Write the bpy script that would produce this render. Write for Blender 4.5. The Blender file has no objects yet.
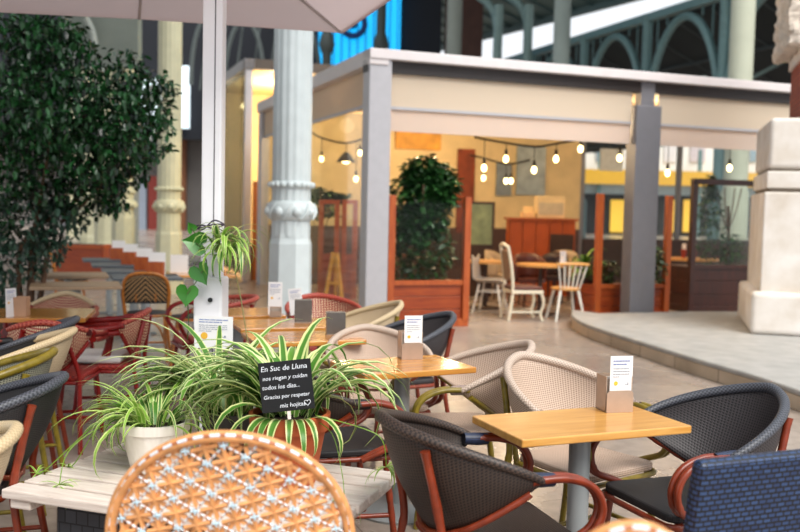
import bpy, math, random
from mathutils import Vector, Matrix
random.seed(7)
scene = bpy.context.scene
COL = scene.collection
R = math.radians
PI = math.pi

# ---------------------------------------------------------------- camera
FPX, H, HORIZ, ROLL = 920.0, 1.53, 208.0, R(1.3)
PITCH = math.atan((266 - HORIZ) / FPX)
r0 = Vector((1, 0, 0)); u0 = Vector((0, math.sin(PITCH), math.cos(PITCH)))
FW = Vector((0, math.cos(PITCH), -math.sin(PITCH)))
UP = math.cos(ROLL) * u0 - math.sin(ROLL) * r0
RT = math.cos(ROLL) * r0 + math.sin(ROLL) * u0
CAM = Vector((0, 0, H))
cd = bpy.data.cameras.new('camera'); cam = bpy.data.objects.new('camera', cd); COL.objects.link(cam)
cam.matrix_world = Matrix(((RT.x, UP.x, -FW.x, 0), (RT.y, UP.y, -FW.y, 0), (RT.z, UP.z, -FW.z, H), (0, 0, 0, 1)))
cd.sensor_width = 36.0; cd.lens = 36.0 * FPX / 800.0
cd.clip_end = 400; cd.clip_start = 0.05
cd.dof.use_dof = True; cd.dof.focus_distance = 3.75; cd.dof.aperture_fstop = 2.3
scene.camera = cam

def ray(px, py): return FW * FPX + RT * (px - 400) + UP * (266 - py)
def P(px, py, z):
    r = ray(px, py); return CAM + r * ((z - H) / r.z)
def D(px, py, d):
    r = ray(px, py); return CAM + r * (d / r.y)

YAW = R(20.5)
U = Vector((math.cos(YAW), math.sin(YAW), 0)); V = Vector((-math.sin(YAW), math.cos(YAW), 0))

# ---------------------------------------------------------------- materials
def lin(c):
    if isinstance(c, str):
        c = c.lstrip('#'); c = [int(c[i:i + 2], 16) / 255 for i in (0, 2, 4)]
    return tuple((x / 12.92 if x <= .04045 else ((x + .055) / 1.055) ** 2.4) for x in c) + (1,)
MATS = {}
class NT:
    def __init__(s, name):
        s.m = bpy.data.materials.new(name); s.m.use_nodes = True
        s.t = s.m.node_tree; s.b = s.t.nodes['Principled BSDF']; s.out = s.t.nodes['Material Output']
    def n(s, typ, **k):
        x = s.t.nodes.new(typ)
        for a, v in k.items(): setattr(x, a, v)
        return x
    def l(s, a, b): s.t.links.new(a, b)
    def math(s, op, a, b=None):
        x = s.n('ShaderNodeMath', operation=op)
        for i, v in enumerate((a, b)):
            if v is None: continue
            if isinstance(v, (int, float)): x.inputs[i].default_value = v
            else: s.l(v, x.inputs[i])
        return x.outputs[0]
    def ramp(s, fac, stops, const=False):
        x = s.n('ShaderNodeValToRGB'); e = x.color_ramp.elements
        if const: x.color_ramp.interpolation = 'CONSTANT'
        while len(e) < len(stops): e.new(1)
        for i, (p, c) in enumerate(stops): e[i].position = p; e[i].color = lin(c)
        s.l(fac, x.inputs[0]); return x.outputs[0]
    def bump(s, h, strength=.3, dist=.01):
        x = s.n('ShaderNodeBump'); x.inputs['Strength'].default_value = strength; x.inputs['Distance'].default_value = dist
        s.l(h, x.inputs['Height']); s.l(x.outputs[0], s.b.inputs['Normal'])
    def uv(s, sx=1, sy=1, rot=0):
        t = s.n('ShaderNodeTexCoord'); m = s.n('ShaderNodeMapping'); m.inputs['Scale'].default_value = (sx, sy, 1)
        m.inputs['Rotation'].default_value = (0, 0, rot)
        s.l(t.outputs['UV'], m.inputs[0]); return m.outputs[0]
    def ob(s, sc=(1, 1, 1), which='Object'):
        t = s.n('ShaderNodeTexCoord'); m = s.n('ShaderNodeMapping'); m.inputs['Scale'].default_value = sc
        s.l(t.outputs[which], m.inputs[0]); return m.outputs[0]
    def fin(s, rough=.6, metal=0, spec=.5):
        s.b.inputs['Roughness'].default_value = rough; s.b.inputs['Metallic'].default_value = metal
        s.b.inputs['Specular IOR Level'].default_value = spec; return s.m
def plain(name, c, rough=.6, metal=0, var=.12, scale=8, bump=0, spec=.5, stretch=(1, 1, 1)):
    if name in MATS: return MATS[name]
    t = NT(name); no = t.n('ShaderNodeTexNoise'); no.inputs['Scale'].default_value = scale; no.inputs['Detail'].default_value = 5
    t.l(t.ob(stretch), no.inputs['Vector'])
    c0 = lin(c); lo = tuple(x * (1 - var) for x in c0[:3]); hi = tuple(min(1, x * (1 + var)) for x in c0[:3])
    x = t.n('ShaderNodeValToRGB'); x.color_ramp.elements[0].color = lo + (1,); x.color_ramp.elements[1].color = hi + (1,)
    x.color_ramp.elements[0].position = .3; x.color_ramp.elements[1].position = .7
    t.l(no.outputs[0], x.inputs[0]); t.l(x.outputs[0], t.b.inputs['Base Color'])
    if bump: t.bump(no.outputs[0], bump, .01)
    MATS[name] = t.fin(rough, metal, spec); return t.m
def wood(name, c1, c2, rough=.35, scale=3, stretch=(1, 14, 14), bump=.1, coat=0):
    if name in MATS: return MATS[name]
    t = NT(name); no = t.n('ShaderNodeTexNoise'); no.inputs['Scale'].default_value = scale; no.inputs['Detail'].default_value = 8
    no.inputs['Distortion'].default_value = .6
    t.l(t.ob(stretch), no.inputs['Vector'])
    t.l(t.ramp(no.outputs[0], [(.3, c1), (.7, c2)]), t.b.inputs['Base Color']); t.bump(no.outputs[0], bump, .004)
    t.b.inputs['Coat Weight'].default_value = coat; t.b.inputs['Coat Roughness'].default_value = .12
    MATS[name] = t.fin(rough); return t.m
def mesh_weave(name, thread, hole, cell=.011, rough=.55, edge=(.24, .36)):
    """regular open weave: holes on a grid in UV metres"""
    if name in MATS: return MATS[name]
    t = NT(name); v = t.n('ShaderNodeTexVoronoi', voronoi_dimensions='2D'); v.inputs['Scale'].default_value = 1 / cell
    v.inputs['Randomness'].default_value = 0
    t.l(t.uv(rot=.0), v.inputs['Vector'])
    t.l(t.ramp(v.outputs['Distance'], [(edge[0], hole), (edge[1], thread)]), t.b.inputs['Base Color'])
    t.bump(v.outputs['Distance'], .6, .003)
    MATS[name] = t.fin(rough); return t.m
def checker(name, c1, c2, cell=.012, rough=.5, ratio=1.0, rot=0):
    if name in MATS: return MATS[name]
    t = NT(name); v = t.n('ShaderNodeTexChecker'); v.inputs['Scale'].default_value = 1 / cell
    v.inputs[1].default_value = lin(c1); v.inputs[2].default_value = lin(c2)
    t.l(t.uv(1, ratio, rot), v.inputs['Vector']); t.l(v.outputs[0], t.b.inputs['Base Color'])
    w = t.n('ShaderNodeTexVoronoi', voronoi_dimensions='2D'); w.inputs['Scale'].default_value = 1 / cell; w.inputs['Randomness'].default_value = 0
    t.l(t.uv(1, ratio, rot), w.inputs['Vector']); t.bump(w.outputs['Distance'], -.5, .003)
    MATS[name] = t.fin(rough); return t.m
def basket(name, c1, c2, gap, bw=.03, bh=.013, rough=.45):
    if name in MATS: return MATS[name]
    t = NT(name); b = t.n('ShaderNodeTexBrick'); b.offset = .5
    b.inputs['Color1'].default_value = lin(c1); b.inputs['Color2'].default_value = lin(c2); b.inputs['Mortar'].default_value = lin(gap)
    b.inputs['Scale'].default_value = 1; b.inputs['Mortar Size'].default_value = bh * .26; b.inputs['Mortar Smooth'].default_value = .5
    b.inputs['Brick Width'].default_value = bw; b.inputs['Row Height'].default_value = bh
    t.l(t.uv(), b.inputs['Vector']); t.l(b.outputs['Color'], t.b.inputs['Base Color'])
    t.bump(b.outputs['Fac'], -.8, .004)
    MATS[name] = t.fin(rough); return t.m
def chevron(name, c1, c2, k=55):
    if name in MATS: return MATS[name]
    t = NT(name); tc = t.n('ShaderNodeTexCoord'); sx = t.n('ShaderNodeSeparateXYZ'); t.l(tc.outputs['UV'], sx.inputs[0])
    a = t.math('ABSOLUTE', sx.outputs[0]); a = t.math('MULTIPLY', a, 1.1)
    s = t.math('FRACT', t.math('MULTIPLY', t.math('ADD', sx.outputs[1], a), k))
    t.l(t.ramp(s, [(0, c1), (.36, c2)], True), t.b.inputs['Base Color'])
    MATS[name] = t.fin(.5); return t.m
def leafmat(name, dark, light, rough=.35, trans=.15):
    if name in MATS: return MATS[name]
    t = NT(name); g = t.n('ShaderNodeNewGeometry')
    t.l(t.ramp(g.outputs['Random Per Island'], [(0, dark), (1, light)]), t.b.inputs['Base Color'])
    t.b.inputs['Transmission Weight'].default_value = 0
    MATS[name] = t.fin(rough); return t.m
def blade(name, mid, margin, a=.28, b=.40):
    """variegated strap leaf: colour across the width (UV.x -1..1)"""
    if name in MATS: return MATS[name]
    t = NT(name); tc = t.n('ShaderNodeTexCoord'); sx = t.n('ShaderNodeSeparateXYZ'); t.l(tc.outputs['UV'], sx.inputs[0])
    x = t.math('ABSOLUTE', sx.outputs[0])
    g = t.n('ShaderNodeNewGeometry')
    x = t.math('ADD', x, t.math('MULTIPLY', t.math('SUBTRACT', g.outputs['Random Per Island'], .5), .35))
    t.l(t.ramp(x, [(a, mid), (b, margin)]), t.b.inputs['Base Color'])
    tr = t.n('ShaderNodeBsdfTranslucent'); mx = t.n('ShaderNodeMixShader'); mx.inputs[0].default_value = .25
    t.l(t.ramp(x, [(a, mid), (b, margin)]), tr.inputs[0]); t.l(t.b.outputs[0], mx.inputs[1]); t.l(tr.outputs[0], mx.inputs[2]); t.l(mx.outputs[0], t.out.inputs[0])
    MATS[name] = t.fin(.38); return t.m
def emit(name, c, s):
    if name in MATS: return MATS[name]
    t = NT(name); t.b.inputs['Base Color'].default_value = lin(c); t.b.inputs['Emission Color'].default_value = lin(c)
    t.b.inputs['Emission Strength'].default_value = s
    MATS[name] = t.fin(.4); return t.m
def glass(name, tint='#f8faf8', refl=.18):
    if name in MATS: return MATS[name]
    t = NT(name); tr = t.n('ShaderNodeBsdfTransparent'); tr.inputs[0].default_value = lin(tint)
    gl = t.n('ShaderNodeBsdfGlossy'); gl.inputs['Roughness'].default_value = .03
    lw = t.n('ShaderNodeFresnel'); lw.inputs[0].default_value = 1.5
    mx = t.n('ShaderNodeMixShader'); t.l(t.math('MULTIPLY', lw.outputs[0], refl), mx.inputs[0])
    t.l(tr.outputs[0], mx.inputs[1]); t.l(gl.outputs[0], mx.inputs[2]); t.l(mx.outputs[0], t.out.inputs[0])
    MATS[name] = t.m; return t.m
def fabric(name, c, trans=.4, rough=.8, clear=0.0):
    if name in MATS: return MATS[name]
    t = NT(name); t.b.inputs['Base Color'].default_value = lin(c)
    no = t.n('ShaderNodeTexNoise'); no.inputs['Scale'].default_value = 220; t.l(t.ob(), no.inputs['Vector']); t.bump(no.outputs[0], .1, .001)
    tr = t.n('ShaderNodeBsdfTranslucent'); tr.inputs[0].default_value = lin(c)
    mx = t.n('ShaderNodeMixShader'); mx.inputs[0].default_value = trans
    t.l(t.b.outputs[0], mx.inputs[1]); t.l(tr.outputs[0], mx.inputs[2]); o = mx.outputs[0]
    if clear:
        tp = t.n('ShaderNodeBsdfTransparent'); m2 = t.n('ShaderNodeMixShader'); m2.inputs[0].default_value = clear
        t.l(o, m2.inputs[1]); t.l(tp.outputs[0], m2.inputs[2]); o = m2.outputs[0]
    t.l(o, t.out.inputs[0])
    MATS[name] = t.fin(rough, 0, .2); return t.m
def bricks(name, c1, c2, mortar, bw, bh, ms=.01, rough=.8, which='Object', axes='xz', bump=.4):
    if name in MATS: return MATS[name]
    t = NT(name); tc = t.n('ShaderNodeTexCoord'); sx = t.n('ShaderNodeSeparateXYZ'); t.l(tc.outputs[which], sx.inputs[0])
    cx = t.n('ShaderNodeCombineXYZ'); ix = {'x': 0, 'y': 1, 'z': 2}
    a = sx.outputs[ix[axes[0]]]
    if axes == 'xz': a = t.math('ADD', sx.outputs[0], sx.outputs[1])
    t.l(a, cx.inputs[0]); t.l(sx.outputs[ix[axes[1]]], cx.inputs[1])
    b = t.n('ShaderNodeTexBrick'); b.inputs['Color1'].default_value = lin(c1); b.inputs['Color2'].default_value = lin(c2)
    b.inputs['Mortar'].default_value = lin(mortar); b.inputs['Scale'].default_value = 1; b.inputs['Mortar Size'].default_value = ms
    b.inputs['Brick Width'].default_value = bw; b.inputs['Row Height'].default_value = bh
    t.l(cx.outputs[0], b.inputs['Vector'])
    no = t.n('ShaderNodeTexNoise'); no.inputs['Scale'].default_value = 2.2; no.inputs['Detail'].default_value = 6; t.l(t.ob(), no.inputs['Vector'])
    mx = t.n('ShaderNodeMix', data_type='RGBA', blend_type='MULTIPLY'); mx.inputs[0].default_value = .5
    t.l(b.outputs['Color'], mx.inputs[6]); t.l(t.ramp(no.outputs[0], [(.3, '#a8a098'), (.7, '#ffffff')]), mx.inputs[7])
    t.l(mx.outputs[2], t.b.inputs['Base Color']); t.bump(b.outputs['Fac'], -bump, .01)
    MATS[name] = t.fin(rough); return t.m

# ---------------------------------------------------------------- mesh builder
def spline(pts, k=6, closed=False):
    pts = [Vector(p) for p in pts]; n = len(pts); out = []
    for i in range(n if closed else n - 1):
        if closed: p0, p1, p2, p3 = pts[i - 1], pts[i], pts[(i + 1) % n], pts[(i + 2) % n]
        else: p0, p1, p2, p3 = pts[max(i - 1, 0)], pts[i], pts[i + 1], pts[min(i + 2, n - 1)]
        for j in range(k):
            t = j / k
            out.append(.5 * ((2 * p1) + (p2 - p0) * t + (2 * p0 - 5 * p1 + 4 * p2 - p3) * t * t + (3 * p1 - p0 - 3 * p2 + p3) * t ** 3))
    if not closed: out.append(pts[-1].copy())
    return out
class MB:
    def __init__(s): s.v = []; s.f = []; s.uv = []; s.mi = []
    def add(s, vs, fs, uvs=None, mi=0):
        o = len(s.v); s.v += [tuple(v) for v in vs]
        for i, f in enumerate(fs):
            s.f.append([o + j for j in f]); s.uv.append(uvs[i] if uvs else [(0, 0)] * len(f)); s.mi.append(mi)
        return s
    def box(s, c, d, rz=0, mi=0, rx=0, ry=0):
        m = Matrix.Rotation(rz, 3, 'Z') @ Matrix.Rotation(ry, 3, 'Y') @ Matrix.Rotation(rx, 3, 'X'); c = Vector(c)
        vs = [c + m @ Vector((x * d[0] / 2, y * d[1] / 2, z * d[2] / 2)) for x in (-1, 1) for y in (-1, 1) for z in (-1, 1)]
        fs = [(0, 1, 3, 2), (4, 6, 7, 5), (0, 4, 5, 1), (2, 3, 7, 6), (0, 2, 6, 4), (1, 5, 7, 3)]
        dim = [(1, 2), (1, 2), (0, 2), (0, 2), (0, 1), (0, 1)]
        loc = [(x * d[0] / 2, y * d[1] / 2, z * d[2] / 2) for x in (-1, 1) for y in (-1, 1) for z in (-1, 1)]
        uvs = [[(loc[j][a], loc[j][b]) for j in f] for f, (a, b) in zip(fs, dim)]
        return s.add(vs, fs, uvs, mi)
    def b2(s, x0, x1, y0, y1, z0, z1, mi=0): return s.box(((x0 + x1) / 2, (y0 + y1) / 2, (z0 + z1) / 2), (x1 - x0, y1 - y0, z1 - z0), mi=mi)
    def bar(s, a, b, w, h=None, mi=0):
        a = Vector(a); b = Vector(b); h = h or w; d = (b - a); L = d.length; d.normalize()
        side = d.cross(Vector((0, 0, 1)))
        if side.length < 1e-4: side = Vector((1, 0, 0))
        side.normalize(); up = side.cross(d)
        vs = [p + side * (i * w / 2) + up * (j * h / 2) for p in (a, b) for i, j in ((-1, -1), (1, -1), (1, 1), (-1, 1))]
        return s.add(vs, [(3, 2, 1, 0), (4, 5, 6, 7), (0, 1, 5, 4), (1, 2, 6, 5), (2, 3, 7, 6), (3, 0, 4, 7)], [[(0, 0), (w, 0), (w, h), (0, h)]] * 2 + [[(0, 0), (w, 0), (w, L), (0, L)]] * 4, mi)
    def tube(s, pts, r, n=8, closed=False, mi=0, caps=True, node=0):
        pts = [Vector(p) for p in pts]; m = len(pts); L = [0]
        for i in range(1, m): L.append(L[-1] + (pts[i] - pts[i - 1]).length)
        rr = r if hasattr(r, '__len__') else [r] * m
        if node: rr = [x * (1 + (.16 if (l % node) < node * .12 else 0)) for x, l in zip(rr, L)]
        t0 = (pts[1] - pts[0]).normalized(); ref = Vector((0, 0, 1)) if abs(t0.z) < .9 else Vector((1, 0, 0))
        nrm = t0.cross(ref).normalized(); vs = []
        for i, p in enumerate(pts):
            if closed: t = (pts[(i + 1) % m] - pts[i - 1])
            else: t = pts[min(i + 1, m - 1)] - pts[max(i - 1, 0)]
            if t.length < 1e-9: t = t0
            t.normalize(); nrm = nrm - t * nrm.dot(t); nrm.normalize(); b = t.cross(nrm)
            for k in range(n):
                a = 2 * PI * k / n; vs.append(p + (nrm * math.cos(a) + b * math.sin(a)) * rr[i])
        fs = []; uvs = []
        for i in range(m if closed else m - 1):
            j = (i + 1) % m; l0 = L[i]; l1 = L[i + 1] if i + 1 < m else L[i] + (pts[0] - pts[-1]).length
            for k in range(n):
                k2 = (k + 1) % n; c0 = k / n * 2 * PI * rr[i]; c1 = (k + 1) / n * 2 * PI * rr[i]
                fs.append((i * n + k, i * n + k2, j * n + k2, j * n + k)); uvs.append([(l0, c0), (l0, c1), (l1, c1), (l1, c0)])
        if not closed and caps:
            fs.append(tuple(range(n))[::-1]); uvs.append([(0, 0)] * n); fs.append(tuple((m - 1) * n + k for k in range(n))); uvs.append([(0, 0)] * n)
        return s.add(vs, fs, uvs, mi)
    def lathe(s, prof, n=24, c=(0, 0, 0), mi=0, wob=0, wn=8, cap=True):
        vs = []; fs = []; uvs = []
        for (r, z) in prof:
            for k in range(n):
                a = 2 * PI * k / n; q = r * (1 + wob * math.cos(wn * a)); vs.append((c[0] + q * math.cos(a), c[1] + q * math.sin(a), c[2] + z))
        for i in range(len(prof) - 1):
            for k in range(n):
                k2 = (k + 1) % n; fs.append((i * n + k, i * n + k2, (i + 1) * n + k2, (i + 1) * n + k))
                r_ = prof[i][0]; uvs.append([(k / n * 6.28 * r_, prof[i][1]), ((k + 1) / n * 6.28 * r_, prof[i][1]), ((k + 1) / n * 6.28 * r_, prof[i + 1][1]), (k / n * 6.28 * r_, prof[i + 1][1])])
        if cap:
            fs.append(tuple(range(n))[::-1]); uvs.append([(0, 0)] * n)
            fs.append(tuple((len(prof) - 1) * n + k for k in range(n))); uvs.append([(0, 0)] * n)
        return s.add(vs, fs, uvs, mi)
    def ball(s, c, r, n=8, mi=0):
        m = max(4, n // 2 + 1); return s.lathe([(max(.0005, r[0] * math.sin(PI * i / m)), -r[1] * math.cos(PI * i / m)) for i in range(m + 1)] if hasattr(r, '__len__') else [(max(.0005, r * math.sin(PI * i / m)), -r * math.cos(PI * i / m)) for i in range(m + 1)], n, c, mi)
    def prism(s, poly, z0, z1, mi=0):
        n = len(poly); vs = [(x, y, z0) for x, y in poly] + [(x, y, z1) for x, y in poly]
        fs = [tuple(range(n))[::-1], tuple(range(n, 2 * n))] + [(i, (i + 1) % n, n + (i + 1) % n, n + i) for i in range(n)]
        uvs = [[(x, y) for x, y in poly][::-1], [(x, y) for x, y in poly]]; L = 0
        for i in range(n):
            q = math.dist(poly[i], poly[(i + 1) % n]); uvs.append([(L, z0), (L + q, z0), (L + q, z1), (L, z1)]); L += q
        return s.add(vs, fs, uvs, mi)
    def grid(s, fn, nu, nv, uvf=None, mi=0):
        vs = [fn(i / nu, j / nv) for j in range(nv + 1) for i in range(nu + 1)]
        fs = []; uvs = []
        for j in range(nv):
            for i in range(nu):
                q = [(i, j), (i + 1, j), (i + 1, j + 1), (i, j + 1)]
                fs.append([b * (nu + 1) + a for a, b in q]); uvs.append([(uvf(a / nu, b / nv) if uvf else (a / nu, b / nv)) for a, b in q])
        return s.add(vs, fs, uvs, mi)
    def slabquad(s, pts, th, mi=0):
        """quad in 3D with thickness along its normal"""
        p = [Vector(q) for q in pts]; nn = (p[1] - p[0]).cross(p[3] - p[0]).normalized() * th; n = len(p)
        vs = p + [q + nn for q in p]
        return s.add(vs, [tuple(range(n))[::-1], tuple(range(n, 2 * n))] + [(i, (i + 1) % n, n + (i + 1) % n, n + i) for i in range(n)], None, mi)
    def mesh(s, name, smooth=False, nmat=1):
        me = bpy.data.meshes.new(name); me.from_pydata(s.v, [], s.f)
        ul = me.uv_layers.new(name='UVMap'); flat = [c for f in s.uv for q in f for c in q]
        ul.data.foreach_set('uv', flat)
        me.polygons.foreach_set('material_index', s.mi)
        if smooth:
            me.polygons.foreach_set('use_smooth', [True] * len(s.f)); me.update(); me.set_sharp_from_angle(angle=R(50))
        for _ in range(nmat): me.materials.append(None)
        me.update(); return me
    def build(s, name, mats, parent=None, smooth=False, bevel=0, thick=0, seg=2):
        mats = mats if isinstance(mats, (list, tuple)) else [mats]
        me = s.mesh(name, smooth, len(mats))
        return inst(me, name, mats, parent, bevel, thick, seg)
def inst(me, name, mats, parent=None, bevel=0, thick=0, seg=2):
    mats = mats if isinstance(mats, (list, tuple)) else [mats]
    o = bpy.data.objects.new(name, me); COL.objects.link(o)
    for i, m in enumerate(mats): o.material_slots[i].link = 'OBJECT'; o.material_slots[i].material = m
    if parent is not None: o.parent = parent
    if thick:
        md = o.modifiers.new('solid', 'SOLIDIFY'); md.thickness = thick; md.offset = 0
    if bevel:
        md = o.modifiers.new('bevel', 'BEVEL'); md.width = bevel; md.segments = seg; md.limit_method = 'ANGLE'; md.angle_limit = R(40)
    return o
def tag(o, label=None, cat=None, group=None, kind=None):
    for k, v in (('label', label), ('category', cat), ('group', group), ('kind', kind)):
        if v: o[k] = v
    return o
def thing(name, label, cat, loc=(0, 0, 0), rz=0, group=None):
    o = bpy.data.objects.new(name, None); COL.objects.link(o); o.empty_display_size = .1
    o.location = loc; o.rotation_euler = (0, 0, rz); tag(o, label, cat, group); return o
def text_mesh(lines, size, spacing=1.0, shear=0, ex=.0006):
    """lines: [(string, x, y, size)] -> merged MB in the XY plane"""
    mb = MB(); dg = bpy.context.evaluated_depsgraph_get
    for (st, x, y, sz) in lines:
        cu = bpy.data.curves.new('t', 'FONT'); cu.body = st; cu.size = sz; cu.shear = shear; cu.extrude = ex; cu.resolution_u = 2
        o = bpy.data.objects.new('t', cu); COL.objects.link(o)
        d = dg(); me = bpy.data.meshes.new_from_object(o.evaluated_get(d))
        mb.add([(v.co.x + x, v.co.y + y, v.co.z) for v in me.vertices], [tuple(p.vertices) for p in me.polygons])
        bpy.data.objects.remove(o); bpy.data.curves.remove(cu); bpy.data.meshes.remove(me)
    return mb
def xform(mb, mat):
    mb.v = [tuple(mat @ Vector(v)) for v in mb.v]; return mb
# ---------------------------------------------------------------- palette
M_oak = wood('honey_oak', '#c98a3e', '#e2ab5c', .28, 2.5, (1.2, 14, 14), .05, .35)
M_oakd = wood('amber_oak', '#b5712c', '#d39446', .25, 2.5, (1.2, 14, 14), .05, .4)
M_pale = wood('bleached_pine', '#d0c0b4', '#ebe0d6', .6, 3, (2, 26, 26), .2)
M_metalg = plain('grey_paint', '#9a9fa0', .4, .3, .05)
M_steel = plain('brushed_steel', '#a8a29c', .35, .75, .08, 30)
M_cardm = plain('holder_metal', '#c3ab98', .3, .55, .05, 20)
M_white = plain('white_card', '#f2f0ee', .6, 0, .02)
M_terra_t = plain('terracotta_tube', '#7d3018', .32, 0, .25, 25)
M_olive_t = plain('olive_bamboo', '#7a681c', .35, 0, .3, 25)
M_rattan = plain('rattan_cane', '#a96524', .38, 0, .25, 25)
M_red_t = plain('red_lacquer_tube', '#85130f', .35, 0, .15, 25)
M_bind_n = basket('navy_binding', '#26304d', '#34405f', '#0e1220', .05, .006)
M_bind_b = basket('mauve_binding', '#a58e84', '#b8a298', '#5a4a42', .05, .006)
M_bind_k = basket('black_binding', '#1c1b1d', '#2a292b', '#050505', .05, .006)
M_bind_r = basket('red_binding', '#9c211f', '#ab2c28', '#4a0d0d', .05, .006)
W_brown = mesh_weave('brown_mesh', '#3a2d26', '#0a0706', .0105)
W_grey = mesh_weave('charcoal_mesh', '#3a3436', '#060506', .0115)
W_beige = mesh_weave('beige_mesh', '#c9b19e', '#7d6350', .010, .6, (.18, .4))
W_sage = mesh_weave('sage_mesh', '#8d8a78', '#3c3a30', .010)
W_cream = mesh_weave('cream_mesh', '#cdb795', '#a78f70', .009, .6, (.12, .4))
W_black = mesh_weave('black_mesh', '#232022', '#0a090a', .008)
W_redw = mesh_weave('red_dot_weave', '#8a1510', '#e8d2aa', .021, .5, (.27, .36))
W_redseat = checker('red_dotted_weave', '#86120f', '#b0392c', .02, .5)
RIM_brown = checker('brown_rim', '#4a3a31', '#1d1512', .0085)
RIM_grey = checker('slate_rim', '#54565e', '#2b2d34', .0085)
RIM_beige = checker('beige_rim', '#d2bfae', '#a08a7b', .008)
RIM_cream = checker('cream_rim', '#d3bd97', '#b79f7a', .008)
RIM_red = checker('red_rim', '#8f1512', '#c0604a', .014)

_cache = {}
def armchair(label, pos, face, weave, rim, tube, bind, seatm=None, group=None, top=.84, end=.67, lean=.12, node=.09, cushion=None, straight=False):
    t = thing('woven_armchair', label, 'chair', (pos[0], pos[1], 0), R(face - 90), group)
    key = (top, end, lean, straight)
    TH = R(62 if straight else 108)
    def rimp(u):
        a = u * TH; k = abs(u)
        z = top - (top - end) * (k ** 1.4)
        return Vector((.285 * math.sin(a) * (1 + .04 * k), -.02 - (.25 + lean * (1 - k ** 1.5)) * math.cos(a), z))
    def lowp(u):
        a = u * TH; k = abs(u); q = k ** 2.6
        b = Vector((.215 * math.sin(a), -.02 - .20 * math.cos(a), .465))
        return b.lerp(rimp(u), q)
    def shell(u, v):
        t_ = u * 2 - 1; p = lowp(t_).lerp(rimp(t_), v)
        bul = math.sin(v * PI) * .025 * (1 - abs(t_) ** 3)
        return p + Vector((math.sin(t_ * TH), -math.cos(t_ * TH), 0)) * bul
    def shuv(u, v):
        t_ = u * 2 - 1; return (t_ * .5, v * ((rimp(t_) - lowp(t_)).length + .001))
    if key not in _cache:
        C = {}
        C['backrest'] = MB().grid(shell, 48, 8, shuv).mesh('backrest', True)
        C['rim'] = MB().tube([rimp(i / 30 - 1) for i in range(61)], [.013 + .008 * (1 - abs(i / 30 - 1) ** 2) for i in range(61)], 10).mesh('backrest_rim', True)
        C['rail'] = MB().tube([lowp(i / 20 - 1) + Vector((math.sin((i / 20 - 1) * TH), -math.cos((i / 20 - 1) * TH), -.0)) * .014 for i in range(2, 39)], .012, 8, node=node).mesh('lower_rail', True)
        for s in (-1, 1):
            e = rimp(s); mb = MB(); mc = MB()
            for dx in (0, -.034 * s):
                if straight:
                    x_ = .285 * s; pts = [e + Vector((0, -.02, -.04 * abs(dx) / .034)), (x_ + dx * .3, .0, end - .02 - abs(dx)), (x_ + dx * .3, .15, end - .03 - abs(dx)), (x_ + dx * .3, .235, end - .045 - abs(dx)), (x_ + dx * .5, .262, end - .10 - abs(dx)), (x_ - .03 * s + dx * .8, .255, .46), (x_ - .04 * s + dx * .8, .25, .40)]
                else:
                    pts = [e + Vector((dx * .6, -.04, .002)), (e.x + dx, .14, end + .004), (e.x + dx, .235, end - .03), (e.x + dx, .275, end - .10), (e.x - .005 * s + dx, .25, end - .175), (e.x - .02 * s + dx, .17, .455), (e.x - .04 * s + dx, .08, .415)]
                mb.tube(spline(pts, 6), .019 if straight else .0135, 8, node=node)
            C['arm%d' % s] = mb.mesh('arm', True)
            d = Vector((-.017 * s, 0, 0)); mc.tube([e + d + Vector((0, -.05, .006)), e + d + Vector((0, .0, .002)), e + d + Vector((0, .045, 0))], [.021, .024, .022], 10)
            C['bind%d' % s] = mc.mesh('arm_binding', True)
            C['lf%d' % s] = MB().tube(spline([(.205 * s, .20, .43), (.222 * s, .225, .2), (.235 * s, .25, 0)], 5), .0145, 8, node=node).mesh('leg', True)
            a = rimp(s * .36)
            C['lb%d' % s] = MB().tube(spline([(a.x * 1.03, a.y - .018, a.z - .03), (.195 * s, -.245, .50), (.205 * s, -.25, .36), (.225 * s, -.31, 0)], 6), .0150, 8, node=node).mesh('leg', True)
            C['st%d' % s] = MB().tube([(.222 * s, .235, .15), (.213 * s, -.275, .17)], .010, 8, node=node).mesh('stretcher', True)
        C['st0'] = MB().tube([(.215, -.02, .16), (-.215, -.02, .16)], .010, 8, node=node).mesh('stretcher', True)
        poly = []
        for cx, cy, a0 in ((.17, .19, 0), (-.17, .19, 90), (-.15, -.14, 180), (.15, -.14, 270)):
            for k in range(5): a = R(a0 + k * 22.5); poly.append((cx + .055 * math.cos(a), cy + .055 * math.sin(a)))
        C['seat'] = MB().prism(poly, .425, .458).mesh('seat')
        C['frame'] = MB().tube([(x * 1.02, y * 1.02, .415) for x, y in poly], .012, 8, closed=True).mesh('seat_frame', True)
        _cache[key] = C
    C = _cache[key]
    inst(C['backrest'], 'backrest', weave, t, thick=.008)
    inst(C['rim'], 'backrest_rim', rim, t); inst(C['rail'], 'lower_rail', tube, t)
    for s in (-1, 1):
        a = inst(C['arm%d' % s], 'arm', tube, t); inst(C['bind%d' % s], 'arm_binding', bind, a)
        inst(C['lf%d' % s], 'leg', tube, t); inst(C['lb%d' % s], 'leg', tube, t); inst(C['st%d' % s], 'stretcher', tube, t)
    inst(C['st0'], 'stretcher', tube, t)
    inst(C['seat'], 'seat', seatm or weave, t, bevel=.01); inst(C['frame'], 'seat_frame', tube, t)
    if cushion:
        MB().box((0, .03, .485), (.36, .36, .05)).build('cushion', cushion, t, True, bevel=.02, seg=3)
    return t

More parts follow.
